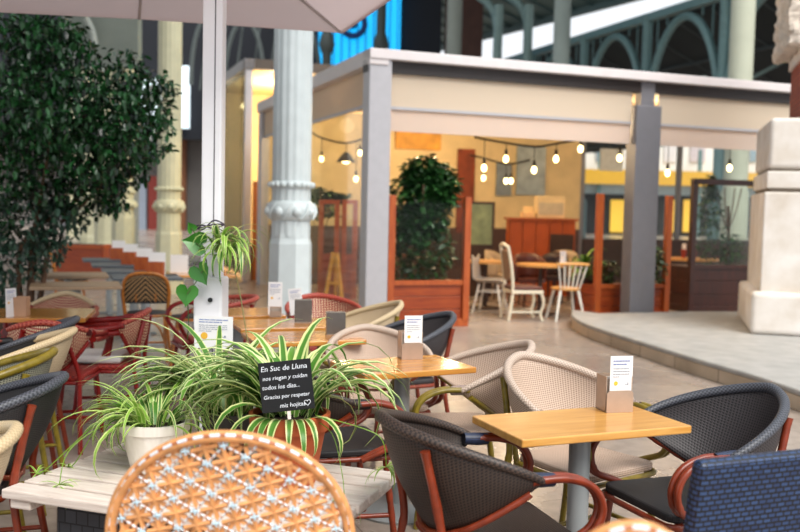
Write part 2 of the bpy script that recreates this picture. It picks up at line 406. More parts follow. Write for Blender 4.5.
def cane_chair(label, pos, face, W=.30, top=.985, group=None):
    """rattan armchair with an openwork cane back of stars and white crosses"""
    t = thing('rattan_chair', label, 'chair', (pos[0], pos[1], 0), R(face - 90), group)
    hz = .29; zc = top - hz
    def bp(x, z): return Vector((x, -.20 - .16 * (z - .45) + .55 * x * x, z))
    def ins(x, z, k=.97): return (x / (W * k)) ** 2 + ((z - zc) / (hz * k)) ** 2 < 1
    M1 = plain('cane_orange', '#dc9a60', .42, 0, .25, 30); M2 = plain('cane_white', '#d9dfe2', .5, 0, .05)
    M3 = basket('cane_dash', '#dfe4e6', '#d0d8dc', '#a8603a', .022, .02)
    if 'cdash' not in MATS:
        q = NT('cdash'); sx = q.n('ShaderNodeSeparateXYZ'); tc = q.n('ShaderNodeTexCoord'); q.l(tc.outputs['UV'], sx.inputs[0])
        q.l(q.ramp(q.math('FRACT', q.math('MULTIPLY', sx.outputs[0], 62)), [(0, '#d9e1e6'), (.66, '#b06f45')], True), q.b.inputs['Base Color']); MATS['cdash'] = q.fin(.5)
    MD = MATS['cdash']
    if 'rdash' not in MATS:
        q = NT('rdash'); sx = q.n('ShaderNodeSeparateXYZ'); tc = q.n('ShaderNodeTexCoord'); q.l(tc.outputs['UV'], sx.inputs[0])
        q.l(q.ramp(q.math('FRACT', q.math('MULTIPLY', sx.outputs[0], 25)), [(0, '#d5dbe2'), (.62, '#a8643c')], True), q.b.inputs['Base Color']); MATS['rdash'] = q.fin(.5)
    def clip(x0, z0, x1, z1, r, mb, n=4, off=0):
        m = max(2, int(math.hypot(x1 - x0, z1 - z0) / .02)); run = []
        for i in range(m + 1):
            x = x0 + (x1 - x0) * i / m; z = z0 + (z1 - z0) * i / m
            if ins(x, z): run.append(bp(x, z) + Vector((0, off, 0)))
            else:
                if len(run) > 1: mb.tube(run, r, n, caps=False)
                run = []
        if len(run) > 1: mb.tube(run, r, n, caps=False)
    A = Vector((.052, -.030)); B = Vector((-.042, -.047)); o = Vector((.005, top - .10))
    ln = MB(); st = MB(); cr = MB()
    for i in range(-14, 15):
        for base, dr in ((B, A), (A, B)):
            p = o + base * i; a = p - dr * 16; b = p + dr * 16
            clip(a.x, a.y, b.x, b.y, .0030, ln, 4, -.003)
        for j in range(-14, 15):
            c = o + A * (i + .5) + B * (j + .5)
            if (c.x / W) ** 2 + ((c.y - zc) / hz) ** 2 > 1.15: continue
            for k in range(4):
                an = R(15 + 45 * k); d = Vector((math.cos(an), math.sin(an))) * (.038 if k % 2 else .034)
                clip(c.x - d.x, c.y - d.y, c.x + d.x, c.y + d.y, .0064, st, 5, .004 * (k % 2))
            q = o + A * i + B * j
            if ins(q.x, q.y, .93):
                for d in ((A + B).normalized() * .010, (A - B).normalized() * .010):
                    cr.tube([bp(q.x - d.x, q.y - d.y) + Vector((0, -.008, 0)), bp(q.x + d.x, q.y + d.y) + Vector((0, -.007, 0))], .0024, 4)
    st.add(cr.v, cr.f, cr.uv, 1); pn = st.build('woven_panel', [M1, plain('cane_blue_white', '#c4dfec', .5, 0, .05)], t, True); ln.build('lattice_strands', MD, pn, True)
    el = [bp(W * math.sin(2 * PI * i / 64), zc + hz * math.cos(2 * PI * i / 64)) for i in range(64)]
    rm = MB().tube(el, .015, 10, closed=True).build('back_frame', M1, t, True)
    MB().tube([bp(W * 1.0 * math.sin(2 * PI * i / 96), zc + hz * 1.0 * math.cos(2 * PI * i / 96)) + Vector((0, -.010, .004)) for i in range(96)], .0062, 6, closed=True).build('rim_wrap', MATS['rdash'], rm, True)
    MB().lathe([(.02, .42), (.22, .42), (.235, .44), (.22, .46), (.02, .46)], 28, (0, .03, 0)).build('seat', M1, t, True)
    for s in (-1, 1):
        MB().tube(spline([(.18 * s, .17, .43), (.20 * s, .21, .2), (.22 * s, .24, 0)], 5), .016, 8).build('leg', M1, t, True)
        MB().tube(spline([(.17 * s, -.17, .5), (.18 * s, -.18, .3), (.2 * s, -.24, 0)], 5), .016, 8).build('leg', M1, t, True)
    MB().tube([(.19 * math.cos(2 * PI * i / 24), .02 + .2 * math.sin(2 * PI * i / 24), .2) for i in range(24)], .01, 8, closed=True).build('stretcher', M1, t, True)
    return t

def bistro_chair(label, pos, face, panel, top=.86, group=None):
    t = thing('bistro_chair', label, 'chair', (pos[0], pos[1], 0), R(face - 90), group)
    def bp(x, z): return Vector((x, -.19 - .2 * (z - .45) + .5 * x * x, z))
    out = [(-.19, .40), (-.205, .55), (-.215, .68), (-.19, top - .07), (-.12, top - .015), (0, top), (.12, top - .015), (.19, top - .07), (.215, .68), (.205, .55), (.19, .40)]
    MB().tube(spline([bp(*p) for p in out], 5), .018, 8).build('back_frame', M_rattan, t, True)
    def pf(u, v):
        z = .58 + (top - .02 - .58) * v; q = max(0, (z - (top - .13)) / .13); w = .205 * math.sqrt(max(.02, 1 - q * q * .95))
        x = (u * 2 - 1) * w; return bp(x, z)
    pn = MB().grid(pf, 14, 10, lambda u, v: ((u * 2 - 1) * .2, v * .26)).build('back_panel', panel, t, True, thick=.008)
    MB().tube([bp(-.2 + .02 * i, .575) for i in range(21)], .010, 8).build('panel_band', M_bind_k, pn, True)
    for s in (-.09, .09): MB().tube([bp(s, .575), bp(s, .66)], .008, 6).build('spindle', M_rattan, t, True)
    MB().lathe([(.02, .43), (.20, .43), (.215, .445), (.2, .46), (.02, .46)], 24, (0, .02, 0)).build('seat', W_black, t, True)
    MB().tube([(.215 * math.cos(2 * PI * i / 28), .02 + .215 * math.sin(2 * PI * i / 28), .44) for i in range(28)], .014, 8, closed=True).build('seat_ring', M_rattan, t, True)
    for s in (-1, 1):
        MB().tube(spline([(.16 * s, .15, .43), (.18 * s, .19, .2), (.2 * s, .23, 0)], 5), .015, 8).build('leg', M_rattan, t, True)
        MB().tube(spline([(.17 * s, -.15, .46), (.175 * s, -.18, .3), (.205 * s, -.25, 0)], 5), .015, 8).build('leg', M_rattan, t, True)
        MB().tube(spline([(.19 * s, -.21, .14), (.12 * s, -.19, .33), (0, -.18, .40)], 5), .010, 8).build('brace', M_rattan, t, True)
    MB().tube([(-.19, -.21, .19), (.19, -.21, .19)], .010, 8).build('stretcher', M_rattan, t, True)
    return t

def wicker_chair(label, pos, face):
    """square-backed resin wicker chair"""
    t = thing('wicker_chair', label, 'chair', (pos[0], pos[1], 0), R(face - 90))
    wv = basket('navy_wicker', '#1e3156', '#2f476f', '#04070f', .027, .0145)
    def bp(u, v):
        x = (u - .5) * .50; z = .40 + v * .48
        return Vector((x, -.22 - .07 * v, z))
    MB().box((0, -.25, .65), (.50, .045, .50), rx=R(8)).build('backrest', wv, t, bevel=.018, seg=3)
    MB().box((0, 0, .42), (.50, .48, .07)).build('seat', wv, t, bevel=.015)
    for s in (-1, 1):
        for y in (-.2, .2): MB().box((s * .225, y, .20), (.045, .045, .40)).build('leg', wv, t, bevel=.006)
    return t

def table(label, pos, rz, L, W, top, mat, zt=.75, group=None, base='disc', th=.03, pole=.04):
    t = thing('cafe_table', label, 'table', (pos[0], pos[1], 0), rz, group)
    MB().box((0, 0, zt - th / 2), (L, W, th)).build('tabletop', mat, t, bevel=.005)
    MB().lathe([(pole, .02), (pole, zt - th - .002)], 20).build('pedestal', M_metalg, t, True)
    MB().box((0, 0, zt - th - .006), (L * .6, W * .6, .01)).build('mounting_plate', plain('dark_steel', '#2a2a2b', .5, .4), t)
    if base == 'disc': MB().lathe([(.215, 0), (.22, .012), (.19, .022), (.07, .034), (.045, .05)], 32).build('base', M_metalg, t, True)
    else:
        b = MB()
        for a in (0, 90): b.box((0, 0, .02), (.5, .06, .03), R(a))
        b.build('base', M_metalg, t, bevel=.004)
    return t

M_ink = plain('print_blue', '#8492bd', .7, 0, .02); M_inkg = plain('print_grey', '#9aa0ac', .7, 0, .02); M_dot = plain('print_yellow', '#f0b93a', .6, 0, .02)
def printed(w, h, par, y=-.0012, z0=0, seed=0, dot=True):
    """illegible print: a bold two-line heading, grey body lines, a yellow dot and a small mark"""
    rn = random.Random(seed); hd = MB(); bd = MB()
    def line(mb, z, ht, x0, x1):
        x = x0
        while x < x1 - .004:
            q = min(rn.uniform(.06, .16) * w, x1 - x); mb.box((x + q / 2, y, z), (q, .0006, ht)); x += q + .018 * w
    line(hd, z0 + h * .91, h * .024, -.38 * w, .40 * w); line(hd, z0 + h * .85, h * .024, -.38 * w, .22 * w)
    for i in range(4): line(bd, z0 + h * (.77 - .05 * i), h * .016, -.38 * w, (.36 if i < 3 else -.05) * w)
    hd.build('heading', M_ink, par); bd.build('body_text', M_inkg, par)
    if dot:
        d = MB(); n = 14; d.add([(-.24 * w + .09 * w * math.cos(2 * PI * k / n), y - .0004, z0 + h * .5 + .09 * w * math.sin(2 * PI * k / n)) for k in range(n)], [tuple(range(n))]); d.build('yellow_dot', M_dot, par)
        b = MB(); b.box((.30 * w, y, z0 + .49 * h), (.05 * w, .0006, .05 * h)); b.box((.22 * w, y, z0 + .475 * h), (.12 * w, .0006, .012 * h)); b.build('small_mark', M_inkg, par)
def holder(label, pos, rz, w=.10, h=.115, d=.10, mat=None, style='arch', group=None):
    """steel napkin holder: box body with spring plates and napkins"""
    mat = mat or M_cardm
    t = thing('napkin_holder', label, 'napkin holder', pos, rz, group)
    b = MB(); b.b2(-w / 2, w / 2, -d / 2, d / 2, 0, .005); b.b2(-w / 2, w / 2, d / 2 - .003, d / 2, 0, h)
    b.b2(-w / 2, -w / 2 + .003, -d / 2 + .012, d / 2, 0, h); b.b2(w / 2 - .003, w / 2, -d / 2 + .012, d / 2, 0, h)
    b.build('body', mat, t)
    MB().b2(-w / 2 + .006, w / 2 - .006, -d / 2 + .034, d / 2 - .006, .006, h - .012).build('napkins', plain('napkin_paper', '#b7a99c' if style == 'arch' else '#8d8a86', .8, 0, .1, 40), t)
    pl = [(-w / 2, 0), (w / 2, 0), (w / 2, h * (.55 if style == 'arch' else 1)), (w * .38, h * (.62 if style == 'arch' else 1)), (-w * .38, h * (.62 if style == 'arch' else 1)), (-w / 2, h * (.55 if style == 'arch' else 1))]
    m = MB(); m.prism([(x, z) for x, z in pl], 0, .003); xform(m, Matrix.Translation((0, -d / 2 + .004, 0)) @ Matrix.Rotation(R(90), 4, 'X'))
    m.build('front_plate', mat if mat != M_steel else plain('dull_steel', '#6f6b67', .4, .5, .08, 20), t)
    return t
def menu(label, pos, rz, w=.085, h=.19, tilt=-4, group=None, seed=0, dot=True):
    t = thing('menu_card', label, 'menu card', pos, rz, group); t.rotation_euler = (R(tilt), 0, rz)
    MB().b2(-w / 2, w / 2, 0, .002, 0, h).build('card', M_white, t)
    printed(w, h, t, seed=seed, dot=dot); return t
# ================================================================ SETTING
fl = MB().add([(-60, -3, 0), (60, -3, 0), (60, 90, 0), (-60, 90, 0)], [(0, 1, 2, 3)])
t_ = NT('floor_stone'); cm = t_.ob((1, 1, 1)); rt = t_.n('ShaderNodeMapping'); rt.inputs['Rotation'].default_value = (0, 0, -YAW); t_.l(cm, rt.inputs[0])
bk = t_.n('ShaderNodeTexBrick'); bk.inputs['Scale'].default_value = 1; bk.inputs['Brick Width'].default_value = .9; bk.inputs['Row Height'].default_value = .6
bk.inputs['Mortar Size'].default_value = .004; bk.inputs['Color1'].default_value = lin('#a09388'); bk.inputs['Color2'].default_value = lin('#b0a297'); bk.inputs['Mortar'].default_value = lin('#7f7268')
t_.l(rt.outputs[0], bk.inputs['Vector'])
no = t_.n('ShaderNodeTexNoise'); no.inputs['Scale'].default_value = .7; no.inputs['Detail'].default_value = 6; t_.l(cm, no.inputs['Vector'])
n2 = t_.n('ShaderNodeTexNoise'); n2.inputs['Scale'].default_value = 14; n2.inputs['Detail'].default_value = 8; t_.l(cm, n2.inputs['Vector'])
mx = t_.n('ShaderNodeMix', data_type='RGBA', blend_type='MULTIPLY'); mx.inputs[0].default_value = .45
t_.l(bk.outputs['Color'], mx.inputs[6]); t_.l(t_.ramp(no.outputs[0], [(.35, '#c0b8b4'), (.65, '#ffffff')]), mx.inputs[7])
m3 = t_.n('ShaderNodeMix', data_type='RGBA', blend_type='MULTIPLY'); m3.inputs[0].default_value = .35
t_.l(mx.outputs[2], m3.inputs[6]); t_.l(t_.ramp(n2.outputs[0], [(.35, '#b5aba5'), (.65, '#ffffff')]), m3.inputs[7]); t_.l(m3.outputs[2], t_.b.inputs['Base Color'])
t_.l(t_.ramp(n2.outputs[0], [(.3, '#454545'), (.7, '#8a8a8a')]), t_.b.inputs['Roughness']); t_.bump(bk.outputs['Fac'], -.15, .003)
M_floor = t_.fin(.36); t_.l(t_.ramp(no.outputs[0], [(.3, '#808080'), (.7, '#a0a0a0')]), t_.b.inputs['Roughness'])
tag(fl.build('floor', M_floor), kind='structure')

# raised stone platform with curved riser
stone_top = plain('limestone_top', '#9f9d99', .55, 0, .14, 5, .1); stone_side = bricks('limestone_riser', '#cfbda6', '#bfab92', '#7a6a58', .55, .30, .004)
def flo(px, py, z=0): p = P(px, py, z); return (p.x, p.y)
edge = [flo(*q) for q in ((573, 322), (572, 327), (580, 334), (600, 342.5), (650, 360), (700, 377), (750, 393), (800, 412))]
e = [Vector((a, b, 0)) for a, b in edge]; es = [(p.x, p.y) for p in spline(e, 6)]
last = Vector((*es[-1], 0)); nxt = last + Vector((.35, -1, 0)) * 2.2
poly = es + [(nxt.x, nxt.y), (nxt.x + 8, nxt.y), (12, 14.2)]
back = [flo(690, 315, .12), flo(600, 317, .12)]
poly += back
pf = tag(thing('step_platform', 'low curved stone step platform in front of the pavilion on the right', 'step'), kind='structure')
MB().prism(poly, 0, .12).build('riser', stone_side, pf)
ctr = Vector((sum(p[0] for p in poly) / len(poly), sum(p[1] for p in poly) / len(poly)))
MB().prism([(p[0] + (p[0] - ctr[0]) * .012, p[1] + (p[1] - ctr[1]) * .012) for p in poly], .12, .17).build('stone_slab', stone_top, pf, bevel=.02, seg=3)

# ---------------------------------------------------------------- umbrella
ud = 4.75; ub = D(213, 200, ud)
um = thing('parasol', 'large square parasol with white pole and mauve-grey canopy over the planted bench', 'parasol', (ub.x, ub.y, 0))
M_alu = plain('white_alu', '#f0eef0', .35, .1, .02)
def ul(p): return Vector(p) - Vector((ub.x, ub.y, 0))
b = MB(); b.box((0, 0, 1.85), (.105, .075, 3.55), R(-6))
b.build('pole', M_alu, um, bevel=.01)
g = MB(); g.box((.012, -.0385, 1.85), (.006, .004, 3.5), R(-6)); g.build('pole_groove', plain('groove_shadow', '#6f6d70', .6), um)
MB().box((0, 0, .04), (.6, .6, .08)).build('base_plate', plain('base_iron', '#5a5a5c', .5, .3), um, bevel=.01)
cz = ul(D(213, 302, ud)).z
cb = MB().box((0, -.02, cz), (.15, .13, .27), R(-6)).build('crank_box', M_alu, um, bevel=.012)
MB().lathe([(.012, 0), (.012, .01)], 12).build('crank_socket', plain('black_plastic', '#151517', .5), cb).matrix_local = Matrix.Translation((.01, -.09, cz + .02)) @ Matrix.Rotation(R(90), 4, 'X')
for dx, dz in ((-.06, .12), (.06, .12), (-.06, -.12), (.06, -.12)):
    MB().lathe([(.006, 0), (.005, .004)], 8).build('screw', M_steel, cb).matrix_local = Matrix.Translation((dx, -.086 - dx * .1, cz + dz)) @ Matrix.Rotation(R(90), 4, 'X')
# canopy from corners measured in the place
zc = 2.84
c1 = P(343, 33, zc); m1 = P(139, 19, zc - .02); c2 = m1 + (m1 - c1) * 1.0; c2.z = zc - .07
n_ = Vector((-(c1 - c2).y, (c1 - c2).x, 0)).normalized()
side = (c1 - c2).length
c3 = c1 - n_ * side; c4 = c2 - n_ * side
if (c3 - CAM).length > (c1 - CAM).length: c3 = c1 + n_ * side; c4 = c2 + n_ * side
apex = (c1 + c2 + c3 + c4) / 4; apex.z = zc + .55
cor = [c1, m1, c2, (c2 + c4) / 2, c4, (c3 + c4) / 2, c3, (c1 + c3) / 2]
mb = MB(); vs = [ul(apex)] + [ul(q) for q in cor]; mb.add(vs, [(0, 1 + i, 1 + (i + 1) % 8) for i in range(8)])
M_can = fabric('mauve_canopy', '#e0d5d4', .8)
cn = mb.build('canopy', M_can, um, thick=.004)
mb = MB()
for i in range(8): mb.slabquad([ul(cor[i]), ul(cor[(i + 1) % 8]), ul(cor[(i + 1) % 8]) + Vector((0, 0, .05)), ul(cor[i]) + Vector((0, 0, .05))], .004)
mb.build('hem', M_can, cn)
for q in cor:
    mb = MB(); a = ul(apex) - Vector((0, 0, .05)); b_ = ul(q); mb.bar(a, a.lerp(b_, .985) - Vector((0, 0, .012)), .02, .012); mb.build('rib', plain('rib_grey', '#a9a0a0', .5, .2), um)
hb = ul(apex)
MB().lathe([(.05, 0), (.07, .05), (.05, .1)], 16, (hb.x, hb.y, hb.z - .14)).build('hub', M_alu, um)
mb = MB(); mb.bar((0, 0, 3.6), (hb.x, hb.y, hb.z + .25), .06); mb.bar((hb.x, hb.y, hb.z + .28), (hb.x, hb.y, hb.z - .1), .05); mb.build('arm', M_alu, um)
# notice taped to the pole
nt = D(213.5, 333, ud - .12)
n_t = thing('notice_card', 'white printed notice fixed to the white parasol pole above the plants', 'notice', (nt.x, nt.y, nt.z - .08), R(-6))
MB().b2(-.10, .10, 0, .003, 0, .165).build('card', M_white, n_t); printed(.2, .2, n_t, z0=-.035, seed=5)

# ---------------------------------------------------------------- tall ornamental columns
M_colw = plain('white_column_paint', '#ccd5d6', .45, 0, .05, 6); M_coli = plain('ivory_column_paint', '#c9c6a6', .5, 0, .06, 6)
def column(px, d, label, sc=1.0, mat=M_coli, ped=.265, zt=12, grp=None):
    p = D(px, 215, d); t = thing('ornamental_column', label, 'column', (p.x, p.y, 0), YAW, grp); t['kind'] = 'thing'
    k = sc
    MB().lathe([(ped * k * 1.12, 0), (ped * k * 1.12, .25), (ped * k, .3), (ped * k * .97, 1.16 * k), (ped * k * .9, 1.22 * k), (.235 * k, 1.28 * k)], 8).build('pedestal', mat, t)
    MB().lathe([(.225 * k, 1.25 * k), (.22 * k, zt)], 64, wob=.028, wn=16).build('shaft', mat, t, True)
    b = MB(); b.lathe([(.23 * k, 1.36), (.26 * k, 1.38), (.28 * k, 1.44), (.285 * k, 1.48), (.27 * k, 1.55), (.235 * k, 1.58)], 40)
    for i in range(8):
        a = 2 * PI * i / 8; b.ball((.265 * k * math.cos(a), .265 * k * math.sin(a), 1.46), .06 * k, 10)
        b.tube(spline([(.27 * k * math.cos(a + .2), .27 * k * math.sin(a + .2), 1.38), (.30 * k * math.cos(a + .4), .30 * k * math.sin(a + .4), 1.46), (.27 * k * math.cos(a + .6), .27 * k * math.sin(a + .6), 1.55)], 4), .015, 5)
    b.build('carved_band', mat, t, True)
    r_ = MB(); r_.lathe([(.23 * k, 1.72), (.255 * k, 1.74), (.255 * k, 1.78), (.23 * k, 1.80)], 32)
    for i in range(20):
        a = 2 * PI * i / 20; r_.ball((.25 * k * math.cos(a), .25 * k * math.sin(a), 1.76), .036 * k, 8)
    r_.build('beaded_ring', mat, t, True); return t
column(291, 10.4, 'white fluted column with carved band, nearest of the row, before the glass pavilion', .95, M_colw)
column(169, 15.6, 'ivory fluted column with carved band standing just left of the white parasol pole', .86)
column(123.5, 21.5, 'ivory column half hidden by the tree, behind the row of menu cards', 1.0)
column(104, 27.5, 'slim ivory column between the tree and the nearer half hidden column', 1.0)
column(87, 33, 'pale far column just right of the tree foliage, above the orange planter', 1.0)
column(73, 39, 'farthest pale column, at the edge of the tree foliage', 1.0)

# ---------------------------------------------------------------- glass pavilion
Cd = 11.5; C0 = D(374.5, 200, Cd); C0 = Vector((C0.x, C0.y, 0))
ZT = D(374.5, 53, Cd).z
pav = thing('glass_pavilion', 'glass café pavilion with grey posts, white roof beam and cream roller blinds', 'pavilion', C0, YAW)
def front(px, py):
    r = ray(px, py); n = V; k = (C0 - CAM).dot(n) / r.dot(n); q = CAM + r * k; return (q - C0).dot(U), q.z
def sidep(px, py):
    r = ray(px, py); n = U; k = (C0 - CAM).dot(n) / r.dot(n); q = CAM + r * k; return (q - C0).dot(V), q.z
M_post = plain('pavilion_grey', '#b2b0b4', .4, .2, .04); M_postd = plain('pavilion_dark_grey', '#77777d', .45, .2, .04); M_beam = plain('beam_white', '#d8d0d0', .4, 0, .03)
tR = front(641, 200)[0]; vS = sidep(263, 150)[0]; LEN = 13.0; DEP = 6.6
MB().b2(-.14, .15, -.13, .13, 0, ZT).build('corner_post', M_post, pav, bevel=.01)
MB().b2(tR - .20, tR + .20, -.12, .12, 0, ZT - .42).build('front_post', M_postd, pav, bevel=.01)
MB().b2(tR - .11, tR + .11, -.07, .07, ZT - .42, ZT - .1).build('post_head', M_postd, pav)
MB().b2(-.15, LEN, -.17, .12, ZT - .09, ZT + .03).build('roof_beam', M_beam, pav, bevel=.01)
MB().b2(-.15, LEN, -.06, .12, ZT - .24, ZT - .09).build('gutter', plain('gutter_brown', '#2b2423', .5), pav)
MB().b2(-.15, .10, -.15, DEP, ZT - .16, ZT + .03).build('side_beam', M_beam, pav, bevel=.01)
MB().b2(-.08, .08, vS - .09, vS + .09, 0, ZT - .1).build('side_post', M_post, pav, bevel=.01)
MB().b2(-.08, .08, DEP - .1, DEP, 0, ZT - .1).build('side_post', M_post, pav, bevel=.01)
MB().b2(LEN - .2, LEN, -.1, .1, 0, ZT - .1).build('front_post', M_postd, pav)
M_bl = fabric('blind_cream', '#d8c9b5', .22); M_bl2 = fabric('blind_hem_pink', '#dccdc2', .3, clear=.12)
zA = front(500, 84)[1]; zB = front(500, 113.5)[1]; zC = front(500, 137)[1]
for a, b_ in ((.18, tR - .22), (tR + .22, LEN - .25)):
    bl = MB().b2(a, b_, -.012, -.006, zB, zA + .06).build('roller_blind', M_bl, pav)
    MB().b2(a, b_, -.03, .01, zB - .035, zB).build('blind_bar', M_post, bl)
    MB().b2(a, b_, .0, .004, zC, zB - .03).build('blind_valance', M_bl2, bl)
sA = sidep(330, 82)[1]; sB = sidep(330, 116)[1]
bl = MB().b2(-.01, .0, .2, vS - .1, sB, sA + .15).build('roller_blind', M_bl, pav); MB().b2(-.03, .01, .2, vS - .1, sB - .04, sB).build('blind_bar', M_post, bl)
bl = MB().b2(-.01, .0, vS + .1, DEP - .1, sB, sA + .15).build('roller_blind', M_bl, pav); MB().b2(-.03, .01, vS + .1, DEP - .1, sB - .04, sB).build('blind_bar', M_post, bl)
M_gl = glass('clear_glass'); 
for a, b_ in ((.16, vS - .1), (vS + .1, DEP - .1)): MB().b2(-.008, .008, a, b_, .05, sB - .04).build('glass_pane', M_gl, pav)
M_cream = plain('cream_plaster', '#d6c194', .7, 0, .1, 3)
MB().b2(-.1, LEN, -.02, DEP, ZT - .03, ZT + .0).build('roof_panel', fabric('roof_fabric', '#e8d6b8', .2), pav)
r_ = ray(580, 200); k_ = (C0 + V * DEP - CAM).dot(V) / r_.dot(V); tB = (CAM + r_ * k_ - C0).dot(U)
MB().b2(.12, tB - .02, DEP - .04, DEP - .002, 0, 1.15).build('wainscot', plain('wainscot_brown', '#4a2e20', .5, 0, .2, 4), pav)
MB().b2(.1, tB, DEP, DEP + .1, 0, ZT - .05).build('back_wall', M_cream, pav)
for q in (tB + .05, tB + 2.6, tB + 5.2): MB().b2(q - .05, q + .05, DEP, DEP + .1, 0, ZT).build('back_post', M_postd, pav)
MB().b2(tB + .1, LEN, DEP - .05, DEP + .01, 0, .95).build('parapet', plain('parapet_brown', '#3a251b', .5, 0, .2, 4), pav)
MB().b2(tB, LEN, DEP + .02, DEP + .04, 0, ZT - .05).build('glass_pane', M_gl, pav)
# dark alcove + framed panel on the back wall
# lamps hung from the pavilion ceiling (real lights)
def lamp(p, w, c=(1, .73, .42), r=.12):
    l = bpy.data.lights.new('pavilion_lamp', 'POINT'); l.energy = w; l.color = c; l.shadow_soft_size = r
    o = bpy.data.objects.new('pavilion_lamp', l); COL.objects.link(o); o.location = p; return o
def pv(u, v, z): return C0 + U * u + V * v + Vector((0, 0, z))
for (u, v) in ((.9, 1.6), (1.0, 4.6), (3.0, 1.7), (3.2, 4.8), (5.6, 2.0), (8.2, 3.6)): lamp(pv(u, v, 2.95), 56 if u < 5 else 36)

# string lights
def bulb(root, x, y, z, drop, shade=False):
    s = MB(); s.tube([(x, y, z), (x, y, z - drop)], .006, 5); s.lathe([(.026, 0), (.022, .07), (.008, .085)], 10, (x, y, z - drop - .07))
    so = s.build('socket', plain('bulb_black', '#17130f', .5), root, True)
    if shade: MB().lathe([(.17, -.06), (.09, .05), (.03, .11)], 16, (x, y, z - drop - .10), cap=False).build('lamp_shade', plain('shade_black', '#17130f', .5), so, True)
    MB().ball((x, y, z - drop - .125), (.036 if not shade else .075, .052 if not shade else .065), 12).build('bulb', emit('bulb_glow', '#ffdf9c', 7), so, True)
def string(label, pts, d, bulbs):
    base = D(*pts[0], d); t = thing('string_light', label, 'string lights', base)
    w = [D(x, y, d + .0) - base for x, y in pts]; MB().tube(spline(w, 6), .017, 6).build('cable', plain('cable_black', '#1c1712', .6), t, True)
    for (px, py, sh) in bulbs:
        q = D(px, py, d) - base
        # nearest cable height above
        zz = min(spline(w, 12), key=lambda a: abs(a.x - q.x)).z
        bulb(t, q.x, q.y, q.z + .125 + max(.02, zz - q.z - .125), max(.02, zz - q.z - .125), sh)
string('festoon string lights with warm bulbs behind the wide front opening of the pavilion', [(474, 137), (500, 142), (535, 146.5), (560, 143), (600, 136), (625, 133)], 13.1,
       [(484, 168, 0), (506, 159, 0), (534, 170, 0), (556, 159, 0), (580.5, 149, 0), (619.5, 158, 0)])
string('festoon string lights seen through the left side glass of the pavilion', [(311, 132), (322, 138), (345, 143), (362, 139), (372, 134)], 15.7, [(321.5, 159, 0), (346, 160, 1), (360, 153, 0), (356, 179, 0)])
string('festoon string lights in the right bay of the pavilion, beyond the dark post', [(645, 142), (668, 140), (700, 137), (730, 139), (762, 136)], 13.8, [(667.5, 173, 0), (729.5, 168, 0)])
string('short run of festoon lights deep inside the pavilion, before the cream wall', [(470, 155), (483, 158), (508, 164), (530, 160)], 16.3, [(483.5, 178, 0), (506, 181, 0), (511, 181, 0)])
# ================================================================ HALL BEHIND
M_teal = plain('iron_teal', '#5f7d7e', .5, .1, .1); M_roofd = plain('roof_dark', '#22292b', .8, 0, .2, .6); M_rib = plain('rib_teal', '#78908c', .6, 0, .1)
M_dark = plain('hall_dark', '#12161f', .8, 0, .2, .3)
hall = thing('market_hall', 'dark iron and glass market hall roof and arches rising behind the pavilion', 'building', (0, 0, 0)); hall['kind'] = 'structure'
# side arcade in a plane along V on the right
A0 = D(640, 200, 37.5); A0.z = 0
def arc(px, py):
    r = ray(px, py); k = (A0 - CAM).dot(U) / r.dot(U); q = CAM + r * k; return (q - A0).dot(V), q.z
def aw(t, z, off=0): return A0 + V * t + U * off + Vector((0, 0, z))
ZT2 = arc(600, 33)[1]
posts = [arc(px, 100)[0] for px in (722, 645, 583, 532)]
posts = [posts[0] + 8] if False else posts
posts = [posts[0] + (posts[0] - posts[1])] + posts + [posts[-1] + (posts[-1] - posts[-2]) * 1.0]
for t in posts:
    m = MB(); p = aw(t, 0); m.lathe([(.34, 0), (.34, 2), (.22, 2.2), (.2, ZT2 - .3), (.34, ZT2)], 12, (p.x, p.y, 0)); m.build('arcade_post', M_teal, hall, True)
for a, b in zip(posts[:-1], posts[1:]):
    m = MB(); w = (b - a) / 2; c = (a + b) / 2; hz = ZT2 - .35 - 4.6; z0 = 4.6
    pts = [aw(c + w * .95 * math.cos(PI * i / 20), z0 + hz * math.sin(PI * i / 20)) for i in range(21)]
    m.tube(pts, .16, 6)
    pts = [aw(c + w * 1.0 * math.cos(PI * i / 20), min(ZT2, z0 + (hz + .35) * math.sin(PI * i / 20) + .02)) for i in range(21)]
    for i in range(1, 20, 2): m.bar(pts[i], aw(c + w * math.cos(PI * i / 20), ZT2), .05)
    m.build('arch', M_teal, hall)
m = MB(); m.bar(aw(posts[0] - 20, ZT2), aw(posts[-1], ZT2), .35, .3); m.build('arcade_beam', M_teal, hall)
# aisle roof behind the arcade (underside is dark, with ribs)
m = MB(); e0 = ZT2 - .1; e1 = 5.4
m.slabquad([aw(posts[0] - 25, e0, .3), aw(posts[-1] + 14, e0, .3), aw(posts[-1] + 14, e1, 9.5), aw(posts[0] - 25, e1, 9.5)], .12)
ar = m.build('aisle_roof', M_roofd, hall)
m = MB()
t = posts[0] - 25
while t < posts[-1] + 14:
    m.bar(aw(t, e0 - .1, .3), aw(t, e1 - .1, 9.5), .10, .14); t += 2.2
for k in (.3, .6, .92): m.bar(aw(posts[0] - 25, e0 + (e1 - e0) * k - .15, .3 + 9.2 * k), aw(posts[-1] + 14, e0 + (e1 - e0) * k - .15, .3 + 9.2 * k), .10, .14)
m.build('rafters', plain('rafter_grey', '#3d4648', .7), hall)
m = MB()
for t in posts: m.bar(aw(t, 4.8, .2), aw(t - 4, 8.2, 5), .12); 
m.build('braces', M_rib, hall)
